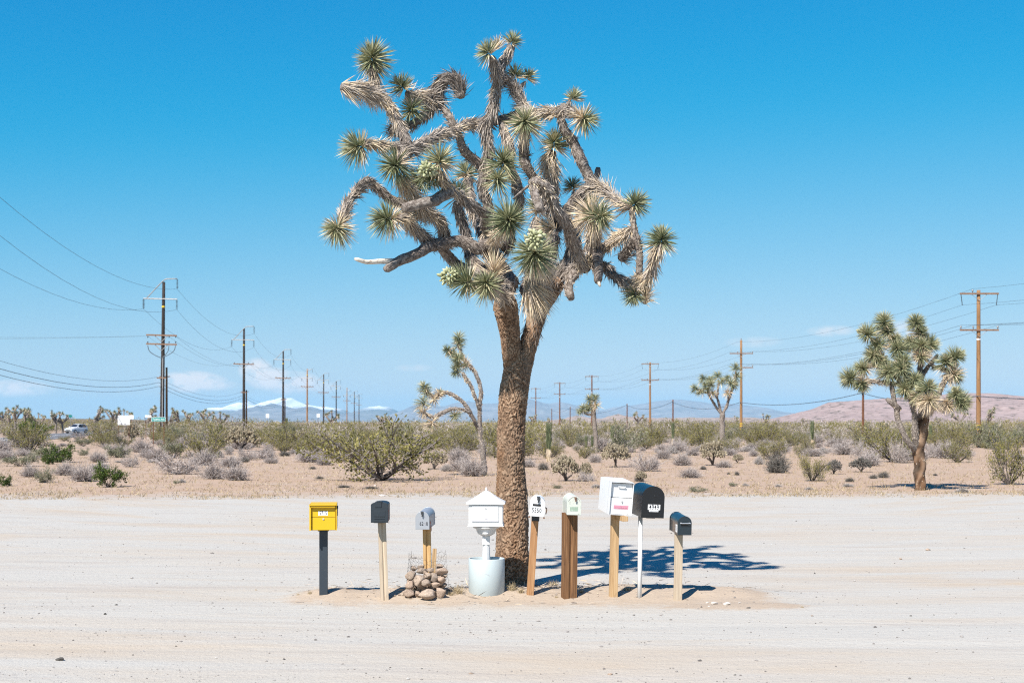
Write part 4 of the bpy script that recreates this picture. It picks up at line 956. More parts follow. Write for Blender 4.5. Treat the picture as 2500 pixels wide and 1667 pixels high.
mb = MB(); box(mb, (w / 2 - .006, fy + .004, h0 + hh / 2), (.012, .042, hh)); part('side_flange', mb, 'yellow', t1, .002)
mb = MB(); box(mb, (0, fy - .012, h1 - .006), (w + .004, .075, .012)); box(mb, (0, fy - .01, h1 - .024), (w - .03, .05, .024)); part('hood', mb, 'yellow', t1, .003)
mb = MB(); box(mb, (.001, fy + .012, h0 + hh * .69), (w - .036, .02, hh * .36)); part('drop_flap', mb, 'yellow', t1, .0025)
mb = MB(); box(mb, (.001, fy + .012, h0 + hh * .255), (w - .036, .02, hh * .485)); dr1 = part('door', mb, 'yellow', t1, .0025)
mb = MB(); tube(mb, [(.003, fy - .004, h0 + hh * .435), (.003, fy + .01, h0 + hh * .435)], [.011, .011], 14); part('lock', mb, 'chrome', t1)
mb = MB(); box(mb, (0, fy + .0005, h0 + hh * .655), (.105, .002, .052)); lbp = part('number_label', mb, 'sticker', t1)
text_mesh('5715', .062, M['ink'], lbp, (0, fy - .0015, h0 + hh * .655), sx=.62, spacing=1.12)
mb = MB(); box(mb, (w / 2 + .008, fy + .05, h1 - .035), (.014, .05, .03)); box(mb, (w / 2 + .008, fy + .05, h1 - .085), (.006, .012, .09)); part('flag', mb, 'darkmetal', t1, .001)

# 2 dark moulded box -----------------------------------------------------
g = ground_at(937, 1461); Y = g[1]; z = lambda py: zat(py, Y) - g[2]
t2 = thing('mailbox', tuple(g), 'dark slate plastic mailbox without number on cracked pale wooden post', 'mailbox', None, (0, 0, R(1.5)))
post(t2, .088, .088, -.12, z(1268), 'wood_pale', R(8), (0, R(-2.0)), crack=.012, dx=.008)
w, h0, h1 = .188, z(1272), z(1222); hh = h1 - h0
mb = MB(); extr(mb, arch_prof(w - .016, hh - .012, 18, .36, 0, .004), .02, .47); b2 = part('box', mb, 'slate', t2, .003); b2.location = (-.034, -.21, h0)
mb = MB(); extr(mb, arch_prof(w, hh, 18, .36), -.012, .03); d2_ = part('door', mb, 'slate', b2, .004)
mb = MB(); box(mb, (.0, .005, hh + .003), (.062, .05, .014)); box(mb, (-.012, -.014, hh - .030), (.07, .008, .058)); part('pull_tab', mb, 'slate', b2, .002)
mb = MB()
for zz_ in (.045, .062, .018): box(mb, (0, -.014, zz_), (.112, .006, .005))
box(mb, (0, -.013, .10), (.125, .005, .066)); part('raised_panel', mb, 'slate', b2, .0015)
mb = MB(); box(mb, (0, .22, .0), (.13, .4, .012)); part('base_lip', mb, 'slate', b2, .002)
flag(b2, (w / 2 - .004, .10, .13), 'red', True, .1)

# 3 galvanised 6200 -------------------------------------------------------
g = ground_at(1042, 1437); Y = g[1]; z = lambda py: zat(py, Y) - g[2]
t3 = thing('mailbox', tuple(g), 'silver grey arched mailbox numbered 6200 rising from a rock pile', 'mailbox', None, (0, 0, R(-5)))
post(t3, .088, .088, -.1, z(1284), 'wood_yellow', R(4), (0, R(-1.0)), crack=.02, dx=.012)
h0, h1 = z(1288), z(1245); hh = h1 - h0
b3, d3 = rural_box(t3, .15, hh, .46, h0 - .002, 'galv', 'galv', -.2, 1.0, .004, dx=-.02, tilt=(R(3), 0, 0))
latch(b3, (.0, -.016, hh - .016), 'darkmetal', .9)
text_mesh('62  0', .058, M['ink'], b3, (.016, -.0056, .062), sx=.72, spacing=1.1)
text_mesh('0', .056, M['fadedink'], b3, (.030, -.0056, .062), sx=.62)
fb = flag(b3, (.081, .06, .075), 'red', True, .06)

# 4 white ornate box on pedestal --------------------------------------------
g = ground_at(1187, 1441); Y = g[1]; z = lambda py: zat(py, Y) - g[2]
t4 = thing('mailbox', tuple(g), 'ornate white pedestal mailbox with peaked roof and finial marked U.S. MAIL', 'mailbox', None, (0, 0, R(-1.5)))
h0, h1 = z(1283), z(1228); hh = h1 - h0; w = .385; dep = .29; fy = -dep / 2
mb = MB(); box(mb, (0, 0, h0 + hh / 2), (w, dep, hh)); part('box', mb, 'white_plastic', t4, .004)
mb = MB(); box(mb, (0, 0, h0 + .006), (w + .024, dep + .024, .012)); box(mb, (0, 0, h0 + .02), (w + .008, dep + .008, .018)); part('base_moulding', mb, 'white_plastic', t4, .003)
for s_ in (-1, 1):
    mb = MB()
    for k in range(3): box(mb, (s_ * (w / 2 - .012 - k * .011), fy - .003, h0 + hh * .48), (.006, .008, hh * .78))
    part('pilaster', mb, 'white_plastic', t4, .001)
# concave hipped roof
mb = MB(); rows = []
for (t_, zz_) in ((1.0, 0), (1.0, .022), (.93, .030), (.74, .052), (.52, .083), (.34, .112), (.20, .134), (.13, .140)):
    hx, hy = (w / 2 + .025) * t_, (dep / 2 + .03) * (t_ if t_ > .2 else .2); rows.append([(-hx, -hy, zz_), (hx, -hy, zz_), (hx, hy, zz_), (-hx, hy, zz_)])
V = np.array(rows).reshape(-1, 3) + [0, 0, h1 - .004]; Q = [(r_ * 4 + k, r_ * 4 + (k + 1) % 4, (r_ + 1) * 4 + (k + 1) % 4, (r_ + 1) * 4 + k) for r_ in range(7) for k in range(4)] + [(3, 2, 1, 0), (28, 29, 30, 31)]
mb.add(V, None, Q); rf = part('roof', mb, 'white_plastic', t4, .003)
mb = MB(); lathe(mb, [(0.0, -.01), (.026, -.004), (.024, .004), (.012, .010), (.017, .018), (.016, .024), (.008, .030), (.011, .036), (.006, .042), (.0, .052)], 16, (0, 0, h1 + .136)); part('finial', mb, 'white_plastic', rf, smooth=True)
mb = MB(); box(mb, (-.004, fy - .004, h0 + hh * .59), (w * .78, .012, hh * .70)); d4 = part('door', mb, 'white_plastic', t4, .002)
mb = MB(); box(mb, (-.004, fy - .0085, h0 + hh * .245), (w * .78, .004, .005)); part('door_sill', mb, 'greyink', t4)
mb = MB(); tube(mb, [(.0, fy - .014, h0 + hh * .80), (0, fy, h0 + hh * .80)], [.011, .011], 12); part('lock', mb, 'chrome', d4)
text_mesh('U.S. MAIL', .026, M['greyink'], d4, (-.002, fy - .0106, h0 + hh * .33), sx=1.0, name='lettering')
mb = MB(); rr_ = np.random.default_rng(3)      # scrawled address, illegible in the photograph
for (x0_, x1_, zz_) in ((-.14, -.045, .15), (-.10, -.02, .09), (-.035, .025, .09), (-.04, .02, .045)):
    x_ = x0_
    while x_ < x1_:
        box(mb, (x_, fy - .0015, h0 + hh * zz_ + rr_.normal(0, .0012)), (.0045, .002, rr_.uniform(.003, .009)), (0, rr_.uniform(-.6, .6), 0)); x_ += rr_.uniform(.006, .010)
part('handwriting', mb, 'greyink', t4)
mb = MB(); lathe(mb, [(.0, -.005), (.155, -.005), (.150, -.02), (.118, -.034), (.110, -.06), (.095, -.09), (.055, -.112), (.03, -.122), (.0, -.122)], 4 * 7, (0, 0, h0)); part('bracket', mb, 'white_plastic', t4, smooth=False)
mb = MB(); box(mb, (0, 0, h0 - .005), (.25, .16, .016)); part('bracket_plate', mb, 'bronze', t4)
mb = MB(); lathe(mb, [(.0, .012), (.03, .006), (.034, -.006), (.03, -.016), (0, -.02)], 14, (0, -.09, h0 - .075)); part('rosette_boss', mb, 'white_plastic', t4, smooth=True)
mb = MB(); box(mb, (0, 0, h0 - .165), (.083, .083, .10)); part('post_collar', mb, 'white_plastic', t4, .004)
mb = MB(); lathe(mb, [(.0, -.215), (.032, -.215), (.038, -.215), (.046, -.36), (.052, -.60), (.053, -(h0 + .08)), (0, -(h0 + .08))], 10, (0, 0, h0)); part('pedestal', mb, 'white_plastic', t4)
# planter tube round its foot
gp = ground_at(1188, 1441); zr = zat(1366, gp[1] - .2) - gp[2]
mb = MB(); lathe(mb, [(.199, -.06), (.206, -.06), (.206, zr - .004), (.204, zr), (.193, zr), (.191, zr - .004), (.191, .03), (0.0, .05)], 56)
pt = mb.build('planter_tube', M['pipe'], None, True); pt.location = tuple(gp); tag(pt, 'pale blue-white open cylinder around the foot of the ornate white mailbox', 'planter')
bevel(pt, .002, 1)
mb = MB(); box(mb, (.006, -.2062, .205), (.032, .003, .003), (0, .12, -.03)); box(mb, (.026, -.2050, .196), (.018, .003, .002), (0, .5, -.10)); part('scratch', mb, 'greyink', pt)

# 5 leaning 5550 -------------------------------------------------------------
g = ground_at(1294, 1450); Y = g[1]; z = lambda py: zat(py, Y) - g[2]
t5 = thing('mailbox', tuple(g), 'leaning white arched mailbox numbered 5550 with mail slot on reddish post', 'mailbox', None, (0, 0, R(0)))
LN = R(3.9)
hold = post(t5, .080, .080, -.12, z(1258), 'wood_red', R(3), (0, LN))
h0, h1 = z(1257), z(1210); hh = h1 - h0
b5, d5 = rural_box(t5, .162, hh, .46, h0, 'white_metal', 'white_metal', -.2, 1.0, .004, dx=.072, tilt=(0, R(4.6), R(-1)))
latch(b5, (.004, -.016, hh - .018), 'darkmetal', 1.1)
mb = MB(); box(mb, (-.008, -.0045, hh * .575), (.090, .004, .024)); part('mail_slot', mb, 'blackmatte', b5)
text_mesh('5550', .070, M['ink'], b5, (-.006, -.0056, hh * .30), sx=.72, spacing=1.12)
for xx in (-.083, .083): mb = MB(); box(mb, (xx, -.012, -.011), (.018, .02, .018)); part('hinge_nut', mb, 'rust', b5, .002)
mb = MB(); tube(mb, catmull(np.array([[.083, .05, .10], [.10, .04, .10], [.107, .035, .075], [.10, .03, .03]]), 10), .006, 8); part('flag_arm', mb, 'rust', b5, smooth=True)
mb = MB(); box(mb, (-.003, -.045, z(1264)), (.085, .012, .062), (0, LN, 0)); 
o = part('bracket', mb, 'slate', t5, .002); o.location = (.066, 0, 0)

# 6 mint mailbox on heavy timber ------------------------------------------------
g = ground_at(1388, 1457); Y = g[1]; z = lambda py: zat(py, Y) - g[2]
t6 = thing('mailbox', tuple(g), 'weathered mint-white arched mailbox on thick dark brown timber post', 'mailbox', None, (0, 0, R(2)))
post(t6, .152, .135, -.12, z(1251), 'wood_dark', R(14), (0, R(.6)), crack=.014, dx=.004)
h0, h1 = z(1254), z(1209); hh = h1 - h0
b6, d6 = rural_box(t6, .152, hh, .46, h0 + .002, 'mint', 'mint', -.2, 1.0, .004, dx=.045, tilt=(R(1.5), R(1.5), R(2)))
latch(b6, (.012, -.016, hh - .026), 'rust', .8)
mb = MB(); box(mb, (-.002, -.0045, hh * .32), (.088, .003, .044)); part('faded_label', mb, 'mintlabel', b6)
mb = MB(); tube(mb, np.array([[.0762 * math.cos(a) * .86, -.005, hh - .076 + .0762 * math.sin(a) * .86] for a in np.linspace(.15, 2.9, 16)]), .0012, 5); part('door_rim', mb, 'darkmetal', b6)

# 7 white locker box ----------------------------------------------------------
g = ground_at(1497, 1455); Y = g[1]; z = lambda py: zat(py, Y) - g[2]
t7 = thing('mailbox', tuple(g), 'white square steel mailbox with pink sticker on tan wooden post', 'mailbox', None, (0, 0, R(0)))
post(t7, .085, .085, -.12, z(1256), 'wood_tan', R(11), (0, R(1.4)))
mb = MB(); box(mb, (.085, -.15, z(1262)), (.065, .30, .055), (0, 0, R(11))); part('support_block', mb, 'wood_tan', t7, .003)
h0, h1 = z(1253.5), z(1174); hh = h1 - h0; w = .262; dep = .46; fy = -.24
hb = MB(); 
box(hb, (0, dep / 2 + .03, hh / 2), (w, dep - .06, hh)); box(hb, (-w / 2 + .002, .02, hh / 2), (.004, .09, hh)); box(hb, (w / 2 - .002, .02, hh / 2), (.004, .09, hh)); box(hb, (0, .02, hh - .002), (w - .008, .09, .004)); box(hb, (0, .02, .002), (w - .008, .09, .004))
b7 = part('box', hb, 'white_metal', t7); b7.location = (.058, fy + .04, h0); b7.rotation_euler = (R(4.5), R(3.6), R(11))
mb = MB(); box(mb, (0, .020, hh * .74), (w - .014, .02, hh * .43)); f7 = part('drop_door', mb, 'white_metal', b7, .002)
mb = MB(); box(mb, (0, .010, hh * .265), (w - .012, .03, hh * .49)); l7 = part('lower_door', mb, 'white_metal', b7, .002)
mb = MB(); box(mb, (.0, -.008, hh * .86), (.085, .005, .012)); box(mb, (-.032, .003, hh * .86), (.006, .022, .008)); box(mb, (.032, .003, hh * .86), (.006, .022, .008)); part('handle', mb, 'white_metal', f7, .001)
for k in range(4): mb = MB(); box(mb, (-.1 + k * .066, .0045, hh * .525), (.022, .006, .006)); part('hinge', mb, 'steel', b7)
mb = MB(); tube(mb, [(.012, -.012, hh * .41), (.012, .0, hh * .41)], [.010, .010], 12); box(mb, (.012, -.012, hh * .395), (.010, .004, .018)); part('lock', mb, 'chrome', l7)
mb = MB(); box(mb, (.006, -.0058, hh * .235), (.168, .002, .042)); st7 = part('sticker', mb, 'pink', l7)
mb = MB(); x_ = -.062
while x_ < .075:
    box(mb, (x_, -.0074, hh * .218), (rr_.uniform(.004, .009), .0015, rr_.uniform(.004, .008))); x_ += rr_.uniform(.009, .013)
box(mb, (.006, -.0074, hh * .258), (.012, .0015, .004)); part('lettering', mb, 'pinkink', st7)

# 8 large black 4949 ---------------------------------------------------------------
g = ground_at(1561, 1457); Y = g[1]; z = lambda py: zat(py, Y) - g[2]
t8 = thing('mailbox', tuple(g), 'large glossy black arched mailbox numbered 4949 on white pipe post', 'mailbox', None, (0, 0, R(0)))
mb = MB(); tube(mb, [(0, 0, -.12), (.012, 0, z(1258))], [.0245, .0245], 20); part('post', mb, 'white', t8, smooth=True)
h0, h1 = z(1260), z(1184); hh = h1 - h0
b8, d8 = rural_box(t8, .252, hh, .55, h0, 'black', 'black', -.24, .95, .003, dx=.122, tilt=(R(2.2), R(2.2), R(9)), segs=28)
mb = MB(); box(mb, (.012, -.0055, hh * .338), (.140, .003, .060)); n8 = part('number_label', mb, 'sticker', b8)
text_mesh('4949', .076, M['ink'], n8, (.012, -.0078, hh * .338), sx=.68, spacing=1.1)
mb = MB(); box(mb, (.010, -.0055, hh * .338 - .0405), (.106, .003, .021)); n8b = part('name_label', mb, 'sticker', b8)
text_mesh('SHERWOOD', .019, M['fadedink'], n8b, (.010, -.0078, hh * .338 - .0405), sx=.86, name='lettering', spacing=1.05)
mb = MB(); box(mb, (-.01, -.0042, .038), (.24, .002, .003)); part('door_seam', mb, 'blackmatte', b8)
mb = MB(); tube(mb, [(.012, -.014, hh * .70), (.012, -.002, hh * .70)], [.006, .008], 10); part('knob', mb, 'darkmetal', d8)
mb = MB(); box(mb, (0, .28, -.006), (.10, .42, .014)); part('mounting_plate', mb, 'blackmatte', b8)

# 9 small dark blue box -----------------------------------------------------------
g = ground_at(1654.5, 1463); Y = g[1]; z = lambda py: zat(py, Y) - g[2]
t9 = thing('mailbox', tuple(g), 'small dark blue arched mailbox with bright bar handle on pale wooden post', 'mailbox', None, (0, 0, R(0)))
post(t9, .078, .078, -.12, z(1301), 'wood_pale', R(12), (0, R(.9)))
h0, h1 = z(1302), z(1257); hh = h1 - h0
b9, d9 = rural_box(t9, .146, hh, .44, h0, 'navy', 'navy', -.2, 1.0, .005, dx=.052, tilt=(R(3), R(.5), R(5.5)), segs=22)
mb = MB(); box(mb, (-.0735, .215, .064), (.003, .38, .118)); sp = part('side_panel', mb, 'bronze', b9)
mb = MB(); box(mb, (-.0755, .075, .066), (.002, .085, .085)); s9 = part('number_label', mb, 'sticker', sp)
text_mesh('50', .07, M['fadedink'], s9, (-.0772, .075, .066), rot=(R(90), 0, R(-90)), sx=.8)
mb = MB(); tube(mb, [(-.058, -.028, hh * .64), (.062, -.028, hh * .64)], [.0045, .0045], 10); box(mb, (-.046, -.015, hh * .655), (.008, .03, .012)); box(mb, (.046, -.015, hh * .655), (.008, .03, .012)); part('handle', mb, 'chrome', d9)
mb = MB(); box(mb, (.0, -.0085, hh * .56), (.08, .006, .018)); part('finger_recess', mb, 'blackmatte', d9, .002)

# ------------------------------------------------------------------ rock pile in its wire cage
rock_meshes = []
for k in range(7):
    r = np.random.default_rng(200 + k); bm = bmesh.new(); bmesh.ops.create_icosphere(bm, subdivisions=3, radius=1.0)
    co = np.array([v.co[:] for v in bm.verts])
    pl = unit(r.normal(size=(12, 3))); od = r.uniform(.48, .82, 12)
    for a_, o_ in zip(pl, od):
        d_ = co @ a_; co = co - a_ * np.maximum(d_ - o_, 0)[:, None] * .93
    co = co * (1 + (fbm(co * 1.9 + k * 7, 5, k) - .5)[:, None] * .42) * [1.0, .82, .72]
    for v, c in zip(bm.verts, co): v.co = c
    me = bpy.data.meshes.new('rock'); bm.to_mesh(me); bm.free(); me.materials.append(M['rock']); me.polygons.foreach_set('use_smooth', np.ones(len(me.polygons), bool)); rock_meshes.append(me)
RR = np.random.default_rng(9)
def rock(px, py, wpx, hpx, dep=0.0, Yb=16.0, rot=None, label='rounded tan boulder in the caged rock pile under the 6200 mailbox', group='rocks of the caged pile', name='rock', mat=None, ground=False):
    me = rock_meshes[int(RR.integers(0, 7))]
    if mat is not None: me = me.copy(); me.materials.clear(); me.materials.append(mat)
    o = link(name, me)
    if ground:
        p = ground_at(px, py + hpx * .4); s = wpx / 2 / F * p[1]; hh_ = hpx / 2 / F * p[1] * 1.15
        o.location = (p[0], p[1], p[2] + hh_ * .45); o.scale = (s, s * .8, hh_ / .72); o.rotation_euler = (0, 0, RR.uniform(-.5, .5) if rot is None else rot)
    else:
        Y = Yb + dep; p = W(px, py, Y); s = wpx / 2 / F * Y
        hz_ = hpx / 2 / F * Y * 1.14
        p[2] -= .02
        if py > 1429 and dep < -.05: p[2] = min(p[2], H1(p[0], Y) + hz_ * .95)
        o.location = p; o.scale = (s * 1.16, s * 1.1, hpx / 2 / F * Y / .72 * 1.14); o.rotation_euler = (RR.uniform(-.3, .3), RR.uniform(-.35, .35) if rot is None else rot, RR.uniform(-.6, .6))
    if not ground:
        nm_ = 'broad pale boulder at the front foot of the caged rock pile' if wpx > 40 else ('tall slanted boulder in the middle of the caged rock pile' if hpx > wpx * 1.15 and wpx > 22 else None)
        if nm_: label = nm_; group = None
        elif py < 1386: label = 'rounded stone on top of the caged rock pile beside the 6200 post'
        elif dep > -.03: label = 'stone in the core of the caged rock pile behind the front stones'
        elif py > 1418: label = 'stone in the bottom course of the caged rock pile'
        else: label = 'rounded tan boulder in the middle courses of the caged rock pile'
    return tag(o, label, 'rock', group)
def cr(x, y): return 720 + x * .1913, 1180 + y * .1913
for (x, y, w_, h_, d_) in ((1700, 1365, 265, 150, -.24), (1465, 1375, 160, 110, -.20), (1865, 1318, 140, 140, -.18), (1490, 1140, 145, 120, -.12), (1470, 1255, 135, 125, -.16), (1590, 1210, 130, 160, -.18), (1675, 1245, 125, 100, -.2), (1570, 1325, 85, 85, -.19), (1775, 1180, 95, 105, -.15), (1700, 1150, 80, 75, -.14), (1735, 1080, 85, 75, -.1), (1855, 1100, 170, 110, -.08), (1875, 1200, 110, 90, -.13), (1800, 1265, 110, 80, -.17), (1625, 1085, 150, 90, -.05), (1520, 1060, 90, 70, -.02), (1610, 1045, 100, 70, .05), (1850, 1030, 110, 70, .02), (1640, 1300, 90, 90, -.1), (1760, 1310, 90, 80, -.12), (1450, 1320, 80, 80, -.08), (1545, 1180, 80, 90, -.02), (1720, 1220, 100, 110, -.02), (1900, 1270, 80, 80, -.04), (1680, 1190, 120, 120, .08), (1560, 1270, 140, 130, .08), (1830, 1180, 140, 130, .1), (1700, 1300, 180, 120, .08), (1500, 1220, 120, 120, .12), (1880, 1250, 110, 120, .14)):
    px, py = cr(x, y); rock(px, py, w_ * .1913, h_ * .1913, d_, 16.06)
for _k in range(44):
    px, py = cr(RR.uniform(1440, 1920), RR.uniform(1110, 1385)); s_r = RR.uniform(60, 100) * .1913; rock(px, py, s_r, s_r * .8, RR.uniform(-.13, -.02), 16.06)
for (x, y, w_) in ((1265, 1425, 60), (1330, 1415, 45), (1960, 1350, 70), (1995, 1335, 40)):
    px, py = cr(x, y); rock(px, py, w_ * .1913, w_ * .1, ground=True, label='loose stone fallen beside the caged rock pile', group='loose stones by the rock pile')
# cage of hexagonal wire netting, open above the stones
mb = MB(); cgp = ground_at(1040, 1444); cx, cy, cz = cgp
nth, nz_ = 40, 10; hgt_c = zat(1350, cy) - cz
def cage_pt(a, v):
    rr2 = .235 * (1 - .16 * v) * (1 + .10 * math.sin(3 * a + 1) + .06 * math.sin(5 * a)); zt = v * hgt_c * (1 + .10 * math.sin(a * 2 + .6))
    return np.array([cx + rr2 * math.cos(a), cy + rr2 * math.sin(a), cz + zt - .01])
for iz in range(nz_):
    for ia in range(nth):
        if ia % 2 != iz % 2: continue
        a0, a1, a2 = [2 * math.pi * (ia + q_) / nth for q_ in (0, 1, 2)]; v0, v1, v2 = iz / nz_, (iz + .5) / nz_, (iz + 1) / nz_
        tube(mb, [cage_pt(a0, v0 + .01), cage_pt(a1, v1)], .0013, 3, False); tube(mb, [cage_pt(a2, v0 + .01), cage_pt(a1, v1)], .0013, 3, False); tube(mb, [cage_pt(a1, v1), cage_pt(a1, v2)], .0013, 3, False)
wcg = mb.build('wire_cage', M['wiremesh'], None, False, cgp); wcg.location = cgp
tag(wcg, 'rusty hexagonal wire netting wrapped around the rock pile', 'wire netting')
sk = thing('wooden_stake', (cx + .075, cy - .02, cz), 'short broken wooden stake standing in the rock pile', 'stake')
post(sk, .040, .035, .05, zat(1338, cy) - cz, 'wood_tan', R(20), (0, R(3)), 'stake_body')

# loose stones on the lot
def stone(px, py, w_, h_, mat, label, group=None): rock(px, py, w_, h_, ground=True, mat=M[mat], label=label, group=group, name='stone')
stone(147, 1607, 24, 11, 'darkrock', 'largest dark stone lying alone on the pale sand of the lot')
stone(256, 1497, 8, 6, 'darkrock', 'small dark stone, one of a pair on the open sand', 'pair of small dark stones'); stone(284, 1475, 9, 4, 'darkrock', 'small dark stone, one of a pair on the open sand', 'pair of small dark stones')
stone(2266, 1340, 16, 8, 'rock', 'angular grey stone on the sand right of the tree shadow'); stone(2199, 1363, 10, 6, 'rock', 'smaller grey stone near the angular one right of the tree shadow')
stone(932, 1208, 20, 7, 'whiterock', 'pale flat stone at the edge of the scrub behind the slate mailbox')
stone(916, 1184, 9, 4, 'whiterock', 'pale stone at the foot of the big creosote bush')
stone(1828, 1482, 16, 4, 'darkrock', 'flat dark chip on the tan sand tongue')
for (px, py, w_) in ((1744, 1471, 18), (1775, 1472, 20), (1727, 1470, 9), (1731, 1479, 8), (1805, 1470, 8)):
    stone(px, py, w_, w_ * .5, 'whiterock', 'white stone in the cluster at the end of the mailbox row', 'white stones at the end of the mailbox row')
for (px, py, w_) in ((1150, 1642, 14), (1490, 1644, 14), (953, 1628, 7), (1505, 1643, 7), (430, 1576, 7), (1082, 1590, 6), (845, 1421, 6), (1030, 1631, 6), (1983, 1502, 9), (2280, 1500, 6), (2223, 1502, 8), (1795, 1646, 8), (256, 1590, 6), (2405, 1205, 12)):
    stone(px, py, w_, w_ * .42, 'rock' if w_ > 8 else 'darkrock', 'small stone scattered on the open sand of the lot', 'scattered stones on the lot')

# ------------------------------------------------------------------ scrub plants (unit size: height 1, half-width 1; scaled per plant)
def stems_and_tips(r, n, spread, hmin=.55, rad=.022, sub=3, subsub=2, curve=.25):
    mb = MB(); ends = []
    for k in range(n):
        a = 2 * math.pi * (k + r.uniform(-.4, .4)) / n; rr = spread * r.uniform(.45, 1.0); zt = r.uniform(hmin, 1.0) * (1 - .35 * (rr / spread) ** 2)
        p2 = np.array([math.cos(a) * rr, math.sin(a) * rr, zt]); p1 = p2 * [.42, .42, .40] + r.normal(0, .05, 3)
        C = catmull(np.stack([r.normal(0, .05, 3) * [1, 1, 0], p1, p2 * [.8, .8, .8] + r.normal(0, .04, 3), p2]), 9)
        tube(mb, C, np.linspace(rad, rad * .3, 9), 4, False, np.linspace(.15, .75, 9))
        for q in range(sub):
            t = r.uniform(.3, .85); b0 = C[int(t * 8)]; e = b0 + unit(C[-1] - C[0] + r.normal(0, .55, 3)) * r.uniform(.2, .45); e[2] = max(e[2], .06)
            Cb = catmull(np.stack([b0, (b0 + e) / 2 + r.normal(0, .03, 3), e]), 5); tube(mb, Cb, np.linspace(rad * .45, rad * .18, 5), 3, False, .7)
            ends.append((Cb[2], e))
            for _ in range(subsub):
                b1 = Cb[int(r.integers(1, 4))]; e1 = b1 + unit(e - b0 + r.normal(0, .7, 3)) * r.uniform(.12, .25); e1[2] = max(e1[2], .05)
                tube(mb, np.stack([b1, e1]), [rad * .2, rad * .12], 3, False, .8); ends.append((b1, e1))
        ends.append((C[5], C[-1]))
    return mb, ends

def leafy(mb, ends, r, n, size, wid, spreadv=.05, tone=.5, tsd=.25, up=.5):
    e = [ends[i] for i in r.integers(0, len(ends), n)]; A = np.array([x[0] for x in e]); B = np.array([x[1] for x in e])
    t = r.uniform(.1, 1.08, n)[:, None]; P = A + (B - A) * t + r.normal(0, spreadv, (n, 3)); P[:, 2] = np.maximum(P[:, 2], .03)
    # clumps share a tone
    tn = np.clip(tone + tsd * (fbm(P * 5 + 3, 2, 4) - .5) * 3 + r.normal(0, tsd * .5, n), 0, 1)
    D = unit(r.normal(size=(n, 3)) + unit(B - A) * .6 + [0, 0, up]); blades(mb, P, D, size * r.uniform(.6, 1.3, n), wid, .2, tn, 0, r)

PROTO = {}
def proto(kind, parts): PROTO.setdefault(kind, []).append(parts)
for s_ in range(4):
    r = np.random.default_rng(300 + s_); st, en = stems_and_tips(r, 15, .95, .5, .020, 4, 3); lf = MB(); leafy(lf, en, r, 2600, .048, .020, .05, .5, .3)
    proto('creosote', [('stems', st.mesh('stems', M['stem'])), ('foliage', lf.mesh('foliage', M['creosote']))])
for s_ in range(2):
    r = np.random.default_rng(320 + s_); st, en = stems_and_tips(r, 10, .9, .5, .018, 3, 3); lf = MB(); leafy(lf, en, r, 2600, .075, .036, .05)
    proto('greenbush', [('stems', st.mesh('stems', M['stem'])), ('foliage', lf.mesh('foliage', M['greenbush']))])
    lf = MB(); leafy(lf, en, np.random.default_rng(330 + s_), 2300, .10, .022, .07); proto('sage', [('stems', st.mesh('stems', M['twig'])), ('foliage', lf.mesh('foliage', M['sage']))])
def brush(seed, n, sub, wid, mat, dome=1.0, tone=.55, thick=True):
    r = np.random.default_rng(seed); mb = MB(); ph = r.uniform(0, 6.28, n); ct = r.uniform(.05, 1, n) ** .9; s = np.sqrt(1 - ct ** 2)
    D = np.stack([np.cos(ph) * s, np.sin(ph) * s, ct * .95 + .05], 1); L = r.uniform(.5, 1.0, n) * (.62 + .75 * (vn(D * 2.2 + seed, seed)))
    P0 = r.normal(0, .10, (n, 3)) * [1, 1, .2]; P0[:, 2] = np.abs(P0[:, 2]); blades(mb, P0, D, L, wid * 1.7, .25, np.clip(r.normal(tone - .25, .12, n), 0, 1), 0, r)
    for k in range(sub):
        t = r.uniform(.3, .95, n)[:, None]; P = P0 + D * L[:, None] * t; D2 = unit(D + r.normal(0, .75, (n, 3)) + [0, 0, .15])
        L2 = r.uniform(.12, .34, n); blades(mb, P, D2, L2, wid, .35, np.clip(r.normal(tone + .1, .16, n), 0, 1), 0, r)
    if thick:
        for k in range(7):
            a = r.uniform(0, 6.28); e = np.array([math.cos(a), math.sin(a), r.uniform(.3, .9)]) * r.uniform(.6, .95); tube(mb, catmull(np.stack([[0, 0, -.03], e * .45 + r.normal(0, .06, 3), e]), 6), np.linspace(.022, .006, 6), 4, False, float(np.clip(r.normal(.55, .2), 0, 1)))
    for v in mb.V: v[:, 2] = np.maximum(v[:, 2], -.04)
    return mb.mesh('twigs', M[mat])
for s_ in range(3):
    proto('brush', [('twigs', brush(340 + s_, 380, 6, .011, 'twig'))]); proto('tuft', [('twigs', brush(350 + s_, 420, 5, .018, 'darktwig', tone=.5, thick=False))])
    proto('cushion', [('twigs', brush(360 + s_, 520, 6, .020, 'paletwig', thick=False))])
def dead_brush(seed):
    r = np.random.default_rng(seed); st, en = stems_and_tips(r, 17, .98, .35, .026, 5, 4)
    for i_ in range(len(st.A)): st.A[i_] = np.clip(st.A[i_] * .6 + .25, 0, 1)
    tw = MB(); leafy(tw, en, r, 1500, .16, .009, .05, .6, .2, .3)
    return [('stems', st.mesh('stems', M['twig'])), ('twigs', tw.mesh('twigs', M['twig']))]
for s_ in range(2): proto('deadbrush', dead_brush(370 + s_))
